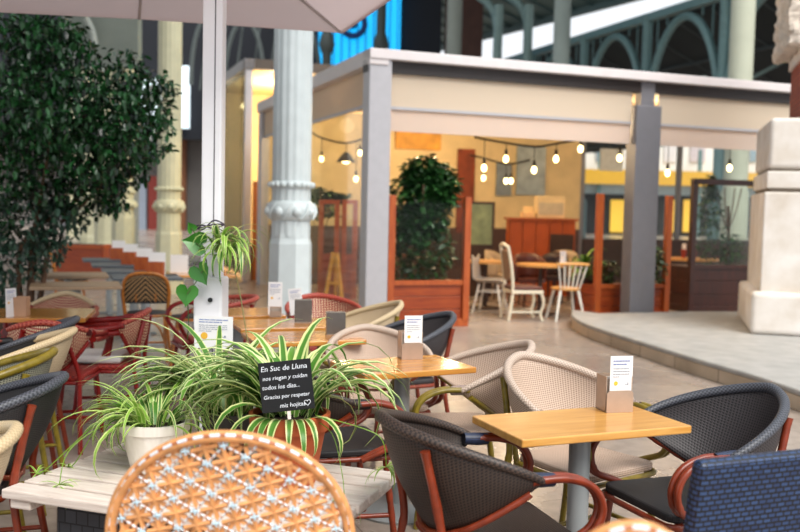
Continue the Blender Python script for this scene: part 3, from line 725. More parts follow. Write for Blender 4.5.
# ribbed main roof: its edge over the bright strip of sky
zr = 13.0; a = P(484, 31, zr); b = P(665, -18, zr); dr = (a - b).normalized(); sd = Vector((-dr.y, dr.x, 0))
if sd.x > 0: sd = -sd
m = MB(); q = [a + dr * 6, b - dr * 16, b - dr * 16 + sd * 15 + Vector((0, 0, 4)), a + dr * 6 + sd * 15 + Vector((0, 0, 4))]; m.slabquad(q, .2); m.build('main_roof', plain('roof_boards', '#6d827d', .7, 0, .15, .5), hall)
m = MB()
for i in range(26):
    p = a + dr * (6 - i * 1.5)
    if (p - a).dot(dr) > (b - dr * 16 - a).dot(dr): m.bar(p - Vector((0, 0, .2)), p + sd * 15 + Vector((0, 0, 3.8)), .16, .24)
m.bar(a + dr * 6 - Vector((0, 0, .3)), b - dr * 16 - Vector((0, 0, .3)), .3, .5)
m.build('roof_ribs', plain('roof_rib_dark', '#47605f', .6), hall)
# curved brackets from the tall posts to that roof
for px in (527, 497):
    m = MB(); p = D(px, 60, 44); q = D(px - 34, -12, 46); c = D(px - 4, 10, 45); m.tube(spline([p, c, q], 8), .18, 6)
    m.tube([D(px, 62, 44), D(px + 2, 5, 44)], .22, 8); m.build('bracket', M_rib, hall, True)
# tall back wall of the hall with the lit blue glazing
def hw(x0, x1, y0, y1, d, name, mat, th=.3, par=hall):
    a = D(x0, y1, d); b = D(x1, y0, d); return MB().b2(a.x, b.x, d, d + th, a.z, b.z).build(name, mat, par)
hw(-140, 446, -160, 132, 50, 'end_wall', M_dark)
hw(444, 488, -160, 66, 50.2, 'brown_wall', plain('brick_brown', '#4a3028', .8, 0, .15, 2))
gl = hw(318, 402, -40, 84, 49.5, 'blue_glazing', emit('blue_light', '#10a8e6', .95))
m = MB()
for px in range(318, 404, 8):
    p = D(px, 20, 49.3); m.b2(p.x - .03, p.x + .03, 49.25, 49.35, D(px, 84, 49.3).z, D(px, -40, 49.3).z)
m.build('mullions', plain('mullion_blue', '#0d5f96', .6), gl)
c = D(353, 24, 49.1); m = MB(); m.tube([c + Vector((.62 * math.cos(2 * PI * i / 28), 0, .62 * math.sin(2 * PI * i / 28))) for i in range(28)], .17, 6, closed=True)
m.ball((c.x, c.y, c.z), .25, 10); m.build('rosette', plain('rosette_navy', '#123a78', .6), gl)
for px in (327, 381):
    p = D(px, 40, 46); m = MB(); m.lathe([(.40, 0), (.35, 4), (.22, 4.3), (.22, 9.0), (.32, 9.2), (.40, 9.5), (.32, 9.9), (.24, 10.1), (.24, 18)], 12, (p.x, p.y, 0)); m.build('hall_column', plain('hall_column_dark', '#39413f', .6), hall, True)
for px, d, w, mat in ((453.5, 40, .33, '#7b8078'), (491, 43, .42, '#a4a294'), (561, 36, .33, '#86908a'), (741, 27, .34, '#a9ac9a')):
    p = D(px, 60, d); tc_ = thing('hall_column', {453.5: 'grey hall column above the pavilion roof beside the dark navy wall', 491: 'short beige hall column end above the pavilion, left of the bright sky gap', 561: 'grey green hall column rising above the middle of the pavilion roof', 741: 'broad beige hall column above the pavilion nearest the stone pier'}[px], 'column', (p.x, p.y, 0)); tc_['kind'] = 'thing'
    MB().lathe([(w * 1.15, 0), (w * 1.15, 2.2), (w, 2.3), (w, 5), (w * 1.06, 5.05), (w * 1.06, 5.2), (w, 5.25), (w * .95, 6.1 if px == 491 else 20)], 20).build('shaft', plain('hall_stone' + str(px), mat, .8, 0, .05, 2), tc_, True)
# lattice arches left of the blue glazing
m = MB()
for cx, w, y0 in ((244, 2.2, 85), (300, 2.2, 85), (205, 1.6, 85)):
    c = D(cx, y0, 47); m.tube([c + Vector((w * .45 * math.cos(PI * i / 16), 0, 3.2 * math.sin(PI * i / 16))) for i in range(17)], .12, 6)
for px in range(200, 316, 17): m.bar(D(px, 90, 47.5), D(px + 14, -10, 47.5), .10)
m.build('lattice_arches', plain('lattice_grey', '#4d5554', .7), hall)
# unseen hall roof above the ivory columns, outline shaped to shade the left floor
MB().prism([(4.0, -1.6), (2.7, 4.2), (-.7, 11.4), (-7, 28), (-45, 30), (-45, -1.6)][::-1], 12, 12.3).build('left_shade_roof', M_roofd, hall)
# low side walls behind the tree
hw(-150, 262, 128, 240, 52, 'shop_wall', plain('shop_wall_grey', '#6a6663', .8, 0, .2, .4))
for (x0, x1, y0, y1, c) in ((148, 157, 176, 240, '#7a2b22'), (60, 82, 190, 240, '#56565a'), (136, 146, 182, 240, '#8c95a3'), (96, 104, 205, 240, '#83776a'), (158, 186, 120, 236, '#7a4a2c'), (112, 120, 200, 240, '#3f3f42')):
    hw(x0, x1, y0, y1, 51.5, 'shop_panel', plain('shop' + c, c, .7, 0, .1))
hw(62, 138, 10, 66, 19.5, 'stone_gable', plain('gable_grey', '#7d857d', .8, 0, .15, 1))
m = MB()
for pts in ([(86, 18), (92, 30), (95, 45)], [(62, 42), (72, 50), (80, 62)]): m.tube(spline([D(x, y, 19.3) for x, y in pts], 6), .07, 6)
m.build('arch_ring', plain('ring_pale', '#a9b0a8', .6), hall, True)
m = MB(); m.b2(D(118, 60, 28).x, D(134, 60, 28).x, 28, 28.6, 0, 12); m.build('stone_pier', plain('pier_grey', '#8e8f84', .8, 0, .1), hall)
# glowing panes between the leaves stand in for sky bits and a white shape
for (x0, x1, y0, y1) in ((142, 160, 78, 126), (181, 189, 66, 128)):
    hw(x0, x1, y0, y1, 49.6, 'glow_pane', emit('pale_glow', '#d6e6ee', 1.0))

# street building beyond the pavilion on the right
sb = thing('street_building', 'pale street building with yellow lit shopfront seen through the right of the pavilion', 'building', (0, 0, 0)); sb['kind'] = 'thing'
Dp = 64
hw(575, 900, 128, 178, Dp + 1, 'upper_wall', plain('pale_facade', '#e9e6e4', .7, 0, .05), par=sb)
for x0, x1, c in ((690, 706, '#c9bcc2'), (596, 610, '#9aa6b4'), (664, 676, '#d9d3d6'), (750, 757, '#8da0ac')):
    w_ = hw(x0, x1, 144, 162, Dp + .9, 'window', plain('win' + c, c, .4), th=.1, par=sb)
hw(570, 900, 176, 183, Dp - .6, 'awning', plain('awning_yellow', '#d9a52f', .6), th=1.2, par=sb)
hw(570, 900, 183, 193, Dp + .3, 'sign_band', plain('band_blue', '#a9bcc4', .6), th=.4, par=sb)
hw(570, 900, 192, 262, Dp + .8, 'shopfront', plain('shop_dark', '#101114', .6), par=sb)
for x0, x1 in ((667, 680), (683, 697), (610, 628), (728, 740)):
    hw(x0, x1, 200, 232, Dp + .6, 'glow_pane', emit('shop_yellow', '#d9a83a', .75), th=.15, par=sb)
m = MB()
for px in (600, 640, 700, 760): p = D(px, 150, Dp); m.b2(p.x - .12, p.x + .12, Dp - .2, Dp, 0, 6)
m.build('facade_posts', M_teal, sb)

# second pavilion on the left, behind the white column
p2 = D(247, 200, 18.6); pav2 = thing('far_glass_pavilion', 'second warm lit glass kiosk behind the white parasol pole, left of the main pavilion', 'pavilion', (p2.x, p2.y, 0), YAW); pav2['kind'] = 'thing'
zt2 = D(247, 64, 18.6).z
MB().b2(-.07, .07, -.07, .07, 0, zt2).build('corner_post', M_post, pav2)
MB().b2(-.1, 3.2, -.1, .1, zt2 - .1, zt2 + .1).build('roof_beam', plain('beam_brown', '#4a4038', .5), pav2)
MB().b2(-.1, .1, -.1, 5, zt2 - .1, zt2 + .1).build('side_beam', M_post, pav2)
MB().b2(-.01, .01, .1, 5, .1, zt2 - .1).build('glass_pane', glass('grey_glass', '#c4ccd0', .6), pav2)
MB().b2(-.05, 3.2, 4.9, 5, 0, zt2).build('back_wall', M_cream, pav2)
MB().b2(3.15, 3.2, -.05, 5, 0, zt2).build('side_wall', M_cream, pav2)
MB().b2(-.05, 3.2, -.05, 5, zt2 - .02, zt2 + .02).build('roof_panel', M_cream, pav2)
MB().b2(.15, .55, .1, .2, 0, 2.0).build('door_post', plain('kiosk_wood', '#a05f2e', .5), pav2)
MB().b2(.02, 3.1, .12, .2, 0, .7).build('plinth', plain('kiosk_brown', '#7a5536', .5), pav2)
lamp(p2 + U * 1.3 + V * 2.2 + Vector((0, 0, zt2 - .9 - p2.z)), 420)
lp = thing('pendant_lamp', 'small glowing bulb under the roof of the far kiosk', 'lamp', D(243, 106, 19.8)); MB().ball((0, 0, 0), .06, 10).build('bulb', emit('bulb_glow', '#ffdf9c', 14), lp, True)
MB().tube([(0, 0, .05), (0, 0, 1.0)], .008, 5).build('cable', plain('cable_black', '#1c1712', .6), lp)

# ---------------------------------------------------------------- stone pier on the platform (right)
pb = P(752, 334, .17); pr = thing('stone_pier', 'massive pale stone pier with brick upper part at the right edge on the platform', 'pier', (pb.x, pb.y, .171), R(-16)); pr['kind'] = 'thing'
d = pb.y
def pz(y): return D(775, y, d).z - .171
t = NT('pier_stone'); no = t.n('ShaderNodeTexNoise'); no.inputs['Scale'].default_value = 3; no.inputs['Detail'].default_value = 8; t.l(t.ob(), no.inputs['Vector'])
t.l(t.ramp(no.outputs[0], [(.3, '#d0c4b6'), (.65, '#e6dfd8')]), t.b.inputs['Base Color']); t.bump(no.outputs[0], .35, .02); M_ps = t.fin(.75)
MB().b2(-.03, 1.9, -.03, 1.9, 0, pz(292)).build('plinth', M_ps, pr, bevel=.06, seg=4)
MB().b2(.07, 1.8, .07, 1.8, pz(292) - .02, pz(192)).build('lower_block', M_ps, pr, bevel=.015)
MB().b2(.12, 1.75, .12, 1.75, pz(192), pz(188)).build('joint', plain('joint_shadow', '#7d7265', .9), pr)
MB().b2(.09, 1.78, .09, 1.78, pz(188), pz(171)).build('middle_block', M_ps, pr, bevel=.012)
MB().b2(.13, 1.74, .13, 1.74, pz(171), pz(168)).build('joint', plain('joint_shadow', '#7d7265', .9), pr)
MB().b2(.10, 1.77, .10, 1.77, pz(168), pz(117)).build('upper_block', M_ps, pr, bevel=.05, seg=4)
M_brk = bricks('pier_brick', '#a5452f', '#b5573c', '#7a4a3c', .22, .062, .008)
MB().b2(.47, 1.6, .40, 1.6, pz(117) - .02, pz(50)).build('brick_shaft', M_brk, pr)
MB().b2(.44, 1.62, .38, 1.62, pz(52), pz(38)).build('neck', M_ps, pr)
def rough(u, v):
    return Vector((0, 0, 0))
b = MB(); x0, x1, y0, y1, z0, z1 = .27, 1.75, .2, 1.75, pz(40), pz(-60)
b.b2(x0, x1, y0, y1, z0, z1); o = b.build('rough_block', plain('rough_stone', '#c9bcae', .85, 0, .2, 9, .6), pr)
md = o.modifiers.new('s', 'SUBSURF'); md.subdivision_type = 'SIMPLE'; md.levels = md.render_levels = 5
tx = bpy.data.textures.new('rock', 'CLOUDS'); tx.noise_scale = .12; md = o.modifiers.new('d', 'DISPLACE'); md.texture = tx; md.strength = .14; md.mid_level = .5

# ---------------------------------------------------------------- planter screens of the pavilion front
M_plw = wood('red_planter_wood', '#7d2c0e', '#a0471a', .4, 2.2, (1.5, 1.5, 12), .1); M_plf = wood('orange_frame_wood', '#963f16', '#b45922', .45, 2.5, (12, 12, 1.5), .1)
M_dkw = wood('dark_planter_wood', '#28100a', '#421c12', .4, 2.2, (12, 12, 1.5), .1)
M_soil = plain('potting_soil', '#2a1d14', .9, 0, .3, 40)
M_fic = leafmat('ficus_leaf', '#0c2412', '#2c5a26'); M_bark = plain('bark_brown', '#5d4330', .8, 0, .25, 20, .4)
def leafy(mb, rn, c, rx, ry, rz, n, size, droop=.5):
    for _ in range(n):
        while True:
            a = Vector((rn.uniform(-1, 1), rn.uniform(-1, 1), rn.uniform(-1, 1)))
            if a.length < 1 and rn.random() < .35 + .65 * a.length: break
        p = Vector((c[0] + a.x * rx, c[1] + a.y * ry, c[2] + a.z * rz))
        az = rn.uniform(0, 2 * PI); el = rn.uniform(-1.2, .3) * droop * 1.4; s = size * rn.uniform(.7, 1.25)
        d = Vector((math.cos(az) * math.cos(el), math.sin(az) * math.cos(el), math.sin(el))); sd = d.cross(Vector((0, 0, 1))).normalized(); up = sd.cross(d)
        tw = rn.uniform(-.7, .7); sd, up = sd * math.cos(tw) + up * math.sin(tw), up * math.cos(tw) - sd * math.sin(tw)
        w = s * .26
        vs = [p, p + d * s * .35 + sd * w + up * s * .05, p + d * s * .4 - up * s * .04, p + d * s * .35 - sd * w + up * s * .05, p + d * s * .75 + sd * w * .7, p + d * s * .75 - up * s * .06, p + d * s * .75 - sd * w * .7, p + d * s - up * s * .12]
        mb.add(vs, [(0, 2, 1), (0, 3, 2), (1, 2, 5, 4), (2, 3, 6, 5), (4, 5, 7), (5, 6, 7)])
def planter(label, u0, u1, v0, dep, ztop, mat, frame, zf, pane=True, z0=0.0, nslat=3):
    p = pv(u0, v0, z0); t = thing('planter_screen', label, 'planter', p, YAW); L = u1 - u0
    b = MB()
    for i in range(nslat): hh = (ztop - .06) / nslat; b.b2(.02, L - .02, .02, dep, .06 + hh * i, .06 + hh * (i + 1) - .006)
    b.build('box', mat, t, bevel=.004)
    MB().b2(0, L, -.02, dep + .02, 0, .10).build('plinth_board', frame, t, bevel=.004)
    MB().b2(.03, L - .03, .04, dep - .02, ztop - .05, ztop - .02).build('soil', M_soil, t)
    for x in (.045, L - .045): MB().b2(x - .045, x + .045, -.03, .05, .08, zf).build('frame_post', frame, t, bevel=.004)
    if pane: MB().b2(.09, L - .09, .005, .013, ztop, zf - .08).build('glass_pane', M_gl, t)
    MB().b2(.05, L - .05, -.01, .05, ztop - .03, ztop + .03).build('sill_rail', frame, t)
    return t
ua = front(388, 300)[0]; ubb = front(470, 300)[0]; zt = front(430, 283)[1]
planter('orange red wooden planter with glass screen left of the pavilion opening', ua, ubb, .05, .55, zt, M_plw, M_plf, front(430, 196)[1])
def atv(px, v):
    r = ray(px, 280); k = (C0 + V * v - CAM).dot(V) / r.dot(V); return (CAM + r * k - C0).dot(U)
uc = atv(595, .35); udd = atv(669, .35)
planter('orange red wooden planter with tall posts behind the dark grey front post', uc, udd, .35, .55, zt - .1, M_plw, M_plf, front(600, 193)[1])
r_ = ray(690, 250); k_ = (C0 + V * .9 - CAM).dot(V) / r_.dot(V); ue = (CAM + r_ * k_ - C0).dot(U)
tp = planter('dark brown wooden planter with framed glass screen beside the stone pier', ue + .0, ue + 1.9, .9, .7, .72, M_dkw, M_dkw, 2.05)
MB().b2(0, 1.9, -.03, .05, 2.0, 2.09).build('top_rail', M_dkw, tp)
rn = random.Random(3)
def shrub(label, p, blobs, n, size, name='potted_ficus', stem=1.0):
    t = thing(name, label, 'plant', p); m = MB()
    for (x, y, z, a, b, c) in blobs: leafy(m, rn, (x, y, z), a, b, c, n, size)
    m.build('foliage', M_fic, t)
    m = MB(); m.tube(spline([(0, 0, 0), (.03, .02, stem * .5), (0, .02, stem)], 5), .025, 7)
    for k in range(4): m.tube(spline([(.01, .02, stem * .6), (.12 * math.cos(k * 1.6), .12 * math.sin(k * 1.6), stem * .9), (.2 * math.cos(k * 1.6), .2 * math.sin(k * 1.6), stem * 1.3)], 4), .01, 5)
    m.build('stem', M_bark, t, True); return t
q = pv((ua + ubb) / 2 - .02, .32, zt - .04)
shrub('bushy dark green ficus in the left orange planter, rising above its glass screen', q, [(0, 0, 1.15, .48, .22, .34), (-.05, 0, .85, .44, .24, .27), (.02, 0, .45, .44, .22, .5), (.05, 0, 1.45, .30, .18, .24), (.2, 0, 1.3, .30, .2, .3)], 800, .11)
q = pv(ue + .95, 1.2, .68)
shrub('slim dark green ficus behind glass in the dark brown planter', q, [(-.25, 0, .45, .3, .2, .45), (-.3, 0, .95, .2, .16, .35), (-.3, 0, 1.3, .1, .1, .22), (.1, 0, .3, .22, .2, .3)], 260, .08)
q = pv(uc + .35, .65, zt - .14)
shrub('low dark plant in the planter behind the dark grey front post', q, [(0, 0, .2, .22, .15, .22), (.75, 0, .3, .18, .15, .35)], 160, .09, stem=.3)
op = D(83, 270, 18.5); ot = thing('orange_planter', 'long orange wooden planter box in front of the far ivory columns', 'planter', (op.x, op.y, 0))
MB().b2(-.48, .48, -.25, .25, 0, .66).build('box', M_plw, ot, bevel=.01); MB().b2(-.5, .5, -.27, .27, .58, .66).build('rim', M_plf, ot, bevel=.006); MB().b2(-.44, .44, -.21, .21, .6, .662).build('soil', M_soil, ot)

# ---------------------------------------------------------------- inside the pavilion
M_int = plain('counter_orange', '#a84a16', .5, 0, .12, 4); M_ir = plain('dark_wood_int', '#3a241a', .5, 0, .2, 8)
def ibox(name, label, cat, x0, x1, y0, y1, d, dep, mat, grounded=True):
    a = D(x0, y1, d); b_ = D(x1, y0, d); zb = 0 if grounded else a.z
    t = thing(name, label, cat, ((a.x + b_.x) / 2, d, zb)); w = b_.x - a.x; h = b_.z - zb
    return t, w, h
t, w, h = ibox('service_counter', 'orange wooden service counter at the back of the pavilion', 'counter', 509, 576, 219, 250, 16.6, .6, M_int)
m = MB(); n = 5
for i in range(n): m.b2(-w / 2 + w * i / n + .006, -w / 2 + w * (i + 1) / n - .006, 0, .6, 0, h - .04)
m.build('body', M_int, t); MB().b2(-w / 2 - .04, w / 2 + .04, -.05, .65, h - .04, h).build('countertop', M_plf, t)
MB().b2(w * .12, w * .47, -.02, .0, h * .2, h * .8).build('dark_opening', M_ir, t)
ct = (t.location.x, t.location.y, h); cw = w
def onc(name, label, cat, px0, px1, py, parts):
    a = D(px0, py, 16.7).x; b_ = D(px1, py, 16.7).x; zt_ = D((px0 + px1) / 2, py, 16.7).z
    t = thing(name, label, cat, ((a + b_) / 2, 16.75, ct[2])); return t, b_ - a, zt_ - ct[2]
t, w, h = onc('display_case', 'pale boxy display case on the orange counter', 'display case', 538, 566, 196, 0)
MB().b2(-w / 2, w / 2, 0, .4, 0, h).build('case', plain('case_beige', '#d9c49a', .5), t, bevel=.01); MB().b2(-w / 2 + .03, w / 2 - .03, -.006, 0, .06, h * .7).build('window', plain('case_glass', '#b9b09a', .2), t)
t, w, h = onc('till', 'smaller cream till at the left end of the counter', 'till', 523, 536, 206, 0)
MB().b2(-w / 2, w / 2, 0, .3, 0, h * .5).build('till_body', plain('till_cream', '#e6c592', .5), t, bevel=.01); MB().box((0, .12, h * .72), (w * .8, .03, h * .5), rx=R(-15)).build('screen', plain('till_cream', '#e6c592', .5), t)
t, w, h = ibox('side_cabinet', 'dark cabinet with green glazed top case left of the orange counter', 'cabinet', 464, 494, 202, 250, 16.2, .5, M_ir)
MB().b2(-w / 2, w / 2, 0, .5, 0, h * .55).build('body', M_ir, t); MB().b2(-w / 2 + .02, w / 2 - .02, .02, .45, h * .55, h - .04).build('glazed_case', plain('case_green', '#7b8a66', .3, 0, .3, 6), t)
MB().b2(-w / 2, w / 2, 0, .5, h - .04, h).build('top', M_ir, t)
for k in (-1, 1): MB().b2(k * w / 2 - .02, k * w / 2 + .02, -.01, .02, h * .5, h).build('mullion', M_ir, t)
pa = D(500, 180, 17.2)
def wallp(px0, px1, py0, py1, label, name, mat, cat='panel', fr=None):
    (u0, z0), (u1, z1) = [((lambda r: (lambda k: ((CAM + r * k - C0).dot(U), (CAM + r * k).z))((C0 + V * (DEP - .02) - CAM).dot(V) / r.dot(V)))(ray(x, y))) for x, y in ((px0, py1), (px1, py0))]
    t = thing(name, label, cat, pv((u0 + u1) / 2, DEP - .05, z0), YAW); w = u1 - u0; hh = z1 - z0
    MB().b2(-w / 2, w / 2, 0, .04, 0, hh).build('panel', mat, t); f = MB()
    for x in (-w / 2, w / 2): f.b2(x - .012, x + .012, -.01, .04, 0, hh)
    for z in (0, hh): f.b2(-w / 2, w / 2, -.01, .04, z - .012, z + .012)
    f.build('frame', fr or mat, t); return t
wallp(496, 511, 164, 195, 'small slate blue picture on the cream wall behind the counter bulbs', 'wall_picture', plain('slate_picture', '#7b8790', .6, 0, .25, 5), 'picture')
wallp(516, 545, 148, 194, 'grey blue mirror panel on the cream wall above the counter', 'wall_mirror', plain('mirror_grey', '#9aa7ab', .3, 0, .3, 4), 'mirror')
wallp(456, 474, 150, 232, 'stack of red brown shelves on the wall behind the left ficus', 'wall_shelf', plain('shelf_redbrown', '#7a3418', .6, 0, .3, 5), 'shelf')
wallp(396, 440, 130, 148, 'yellow ochre menu board high on the wall behind the ficus', 'menu_board', plain('board_ochre', '#c9923c', .6, 0, .3, 4), 'board')
wallp(600, 622, 150, 170, 'pale notice on the glass behind the right planter', 'wall_notice', plain('notice_pale', '#cfd6d8', .6), 'notice')
# furniture seen through the left glass
for k, (x0, x1, lab) in enumerate(((318, 340, 'red brown framed partition seen through the left glass beside the white column'), (341, 358, 'red brown framed partition seen through the left glass beside the corner post'))):
    a = D(x0, 265, 15.2); b_ = D(x1, 200, 15.2); t = thing('wood_partition', lab, 'partition', ((a.x + b_.x) / 2, 15.2, 0)); w = b_.x - a.x
    for x in (-w / 2 + .04, w / 2 - .04): MB().b2(x - .04, x + .04, -.04, .04, 0, b_.z).build('post', M_plf, t)
    MB().b2(-w / 2, w / 2, -.03, .03, b_.z - .07, b_.z).build('rail', M_plf, t); MB().b2(-w / 2, w / 2, -.03, .03, 0, .75).build('panel', M_plw, t); MB().b2(-w / 2 + .07, w / 2 - .07, -.005, .005, .75, b_.z - .07).build('glass_pane', M_gl, t)
ya = P(334, 306, 0); t = thing('easel', 'yellow wooden A frame easel behind the left glass of the pavilion', 'easel', (ya.x, ya.y, 0))
MB().bar((-.16, 0, 0), (-.03, .05, .82), .05).build('leg', plain('easel_yellow', '#efb548', .5), t); MB().bar((.13, 0, 0), (.02, .05, .82), .05).build('leg', plain('easel_yellow', '#efb548', .5), t)
MB().bar((0, .35, 0), (0, .06, .8), .04).build('rear_leg', plain('easel_yellow', '#efb548', .5), t); MB().bar((-.1, 0.02, .35), (.09, .02, .35), .04).build('crossbar', plain('easel_yellow', '#efb548', .5), t)
shrub('dark leafy plant in the pavilion beside the white column', pv(.58, 4.6, 0), [(0, 0, 1.5, .3, .2, .2), (-.1, 0, 1.75, .2, .15, .15), (.25, 0, 1.7, .25, .1, .08)], 130, .14, 'tall_plant', 1.4)
# white chairs at the opening
M_wp = plain('white_chair_paint', '#e4e0d6', .45, 0, .04)
M_hon = wood('chair_honey', '#c98c46', '#dca763', .4)
def windsor(label, p, face):
    t = thing('spindle_chair', label, 'chair', (p.x, p.y, 0), R(face - 90))
    poly = [(.21 * math.cos(2 * PI * i / 20), .01 + .20 * math.sin(2 * PI * i / 20)) for i in range(20)]
    MB().prism(poly, .43, .465).build('seat', M_hon, t, bevel=.01)
    for sx in (-1, 1):
        for sy in (-1, 1): MB().tube([(sx * .13, sy * .13, .43), (sx * .21, sy * .21, 0)], [.022, .018], 8).build('leg', M_wp, t, True)
    for i in range(6):
        a = -.16 + .064 * i; MB().tube([(a * .85, -.16, .46), (a * 1.3, -.25 + .15 * a * a, .80)], .012, 6).build('spindle', M_wp, t, True)
    MB().tube(spline([(-.235, -.235, .80), (-.1, -.265, .81), (.1, -.265, .81), (.235, -.235, .80)], 5), .022, 8).build('top_rail', M_hon, t, True)
    return t
windsor('white spindle chair with honey seat and top rail at the pavilion opening', P(565, 320, 0), 100)
pc = P(522, 319, 0); t = thing('carved_chair', 'cream carved chair with brown padded seat left of the white spindle chair', 'chair', (pc.x, pc.y, 0), R(10 - 90))
M_cw = plain('cream_chair_paint', '#d8ceb6', .5, 0, .06)
MB().box((0, 0, .45), (.44, .44, .06)).build('seat_pad', plain('brown_pad', '#5a2f22', .6), t, bevel=.02); MB().box((0, 0, .40), (.46, .46, .05)).build('seat_rail', M_cw, t, bevel=.01)
for s in (-1, 1):
    MB().tube(spline([(s * .2, .2, .40), (s * .215, .235, .25), (s * .2, .2, .08), (s * .215, .235, 0)], 5), .022, 8).build('leg', M_cw, t, True)
    MB().tube(spline([(s * .2, -.26, 0), (s * .2, -.21, .4), (s * .2, -.24, .75), (s * .19, -.29, 1.02)], 5), .024, 8).build('leg', M_cw, t, True)
    MB().tube([(s * .205, .21, .12), (s * .2, -.23, .12)], .014, 6).build('stretcher', M_cw, t, True)
MB().tube(spline([(-.19, -.29, 1.02), (0, -.31, 1.06), (.19, -.29, 1.02)], 6), .026, 8).build('top_rail', M_cw, t, True); MB().box((0, -.25, .76), (.3, .03, .42), rx=R(7)).build('back_pad', plain('brown_pad2', '#8a6a50', .6), t, bevel=.01)
pw = P(490, 312, 0); t = thing('shell_chair', 'white legged chair with grey shell seat behind the left orange planter edge', 'chair', (pw.x, pw.y, 0), R(-20 - 90))
MB().grid(lambda u, v: Vector(((u - .5) * .44, -.22 + .40 * min(1, v * 1.6) if v < .62 else -.0, .45)) if False else Vector(((u - .5) * .44 * (1 - .2 * abs(v - .5)), .2 - .42 * min(1, v / .55) - .06 * max(0, v - .55), .45 + .05 * (2 * u - 1) ** 2 + (max(0, v - .5) * 2) ** 1.5 * .36)), 10, 14).build('shell', plain('shell_grey', '#a79d92', .5), t, True, thick=.015)
for sx in (-1, 1):
    for sy in (-1, 1): MB().tube([(sx * .15, sy * .14, .43), (sx * .2, sy * .22, 0)], .014, 6).build('leg', M_wp, t, True)
    MB().tube([(sx * .17, .16, .32), (sx * .17, -.16, .32)], .01, 6).build('stretcher', M_wp, t, True)
MB().tube([(-.17, .17, .33), (.17, .17, .33)], .01, 6).build('stretcher', M_wp, t, True)
def tubc(label, px, d, mat, face):
    p = D(px, 250, d); t = thing('tub_chair', label, 'chair', (p.x, p.y, 0), R(face - 90))
    MB().grid(lambda u, v: Vector((.25 * math.sin((u * 2 - 1) * 1.9), -.24 * math.cos((u * 2 - 1) * 1.9), .42 + v * (.44 - .2 * abs(u * 2 - 1) ** 2))), 20, 4).build('back_shell', mat, t, True, thick=.03)
    MB().lathe([(.05, .40), (.24, .40), (.24, .46), (.05, .47)], 20).build('seat', mat, t, True)
    for a in range(4): MB().tube([(.15 * math.cos(a * PI / 2 + .8), .15 * math.sin(a * PI / 2 + .8), .4), (.2 * math.cos(a * PI / 2 + .8), .2 * math.sin(a * PI / 2 + .8), 0)], .014, 6).build('leg', M_ir, t, True)
    return t
M_lea = plain('leather_brown', '#5f2e22', .35, 0, .15); M_tubb = plain('tub_beige', '#b8a184', .5, 0, .1)
tubc('dark brown leather tub chair at the far table, behind the cream carved chair', 531, 14.6, M_lea, 280)
tubc('dark brown leather tub chair nearer the white spindle chair', 552, 15.3, plain('leather_dark', '#3e2a26', .35, 0, .15), 230)
tubc('beige tub chair in front of the dark cabinet', 500, 15.4, M_tubb, 330)
tubc('beige tub chair between the counter opening and the green potted plant', 563, 16.0, M_tubb, 250)
def itable(label, px, py, d, r):
    p = D(px, py, d); t = thing('bistro_table', label, 'table', (p.x, p.y, 0))
    MB().lathe([(.02, .71), (r, .71), (r, .745), (.02, .745)], 28).build('tabletop', M_hon, t); MB().lathe([(.035, .02), (.035, .71)], 12).build('pedestal', M_ir, t, True); MB().lathe([(.24, 0), (.24, .02), (.04, .05)], 20).build('base', M_ir, t)
    return p
itable('round honey topped table beside the white spindle chair', 541, 262, 13.7, .36)
itable('round honey topped table behind the left planter, in front of the dark cabinet', 486, 256, 14.3, .36)
pp = D(586, 250, 13.9); t = thing('potted_dracaena', 'bright green broad leaved plant in a pot behind the white spindle chair', 'plant', (pp.x, pp.y, 0))
MB().lathe([(.14, 0), (.20, .5), (.22, .55), (.19, .55), (.18, .5)], 20).build('pot', M_ir, t, True)
M_brt = leafmat('bright_leaf', '#2f6a1e', '#8fb84a'); m = MB()
def strap(mb, p, az, el, L, w, droop, n=7, fold=.25, taper=.85):
    """arching strap leaf"""
    p = Vector(p); pts = []; e = el; h = L / n
    for i in range(n + 1):
        pts.append(p.copy()); d = Vector((math.cos(az) * math.cos(e), math.sin(az) * math.cos(e), math.sin(e))); p = p + d * h; e -= droop / n * (1 + i / n)
    sd = Vector((-math.sin(az), math.cos(az), 0)); vs = []; uv = []
    for i, q in enumerate(pts):
        k = i / n; ww = w * (.55 + .45 * min(1, k * 4)) * (1 - k ** 2.2) if k > .05 else w * .5
        ww = max(ww, .0008); up = Vector((0, 0, 1)) * ww * fold
        vs += [q - sd * ww + up, q - sd * ww * .34, q + sd * ww * .34, q + sd * ww + up]; uv += [(-1, k), (-.34, k), (.34, k), (1, k)]
    fs = []; us = []
    for i in range(n):
        for j in range(3):
            f = (i * 4 + j, i * 4 + j + 1, i * 4 + j + 5, i * 4 + j + 4); fs.append(f); us.append([uv[x] for x in f])
    mb.add(vs, fs, us)
for i in range(26): strap(m, (0, 0, .5 + rn.uniform(0, .3)), rn.uniform(0, 6.28), rn.uniform(.3, 1.3), rn.uniform(.3, .5), .045, 1.6)
m.build('foliage', M_brt, t)
itp = D(690, 275, 15.2); itable('round honey topped table inside the right bay, behind the dark brown planter', 690, 262, 16.6, .5)
for px, lab in ((684, 'small red cup of napkins on the right bay table, left one'), (694, 'small red cup of napkins on the right bay table, right one')):
    q = D(px, 252, 16.55); t = thing('napkin_cup', lab, 'cup', (q.x, q.y, .745)); MB().lathe([(.04, 0), (.05, .16), (.045, .16)], 12).build('cup', plain('cup_red', '#8a2d24', .5), t, True); MB().b2(-.035, .035, -.01, .01, .1, .26).build('napkins', M_white, t)
q = D(568, 254, 13.7); t = menu('white menu card on the honey table beside the green potted plant', (q.x - .07, q.y, .745), 0, .09, .2, seed=9)
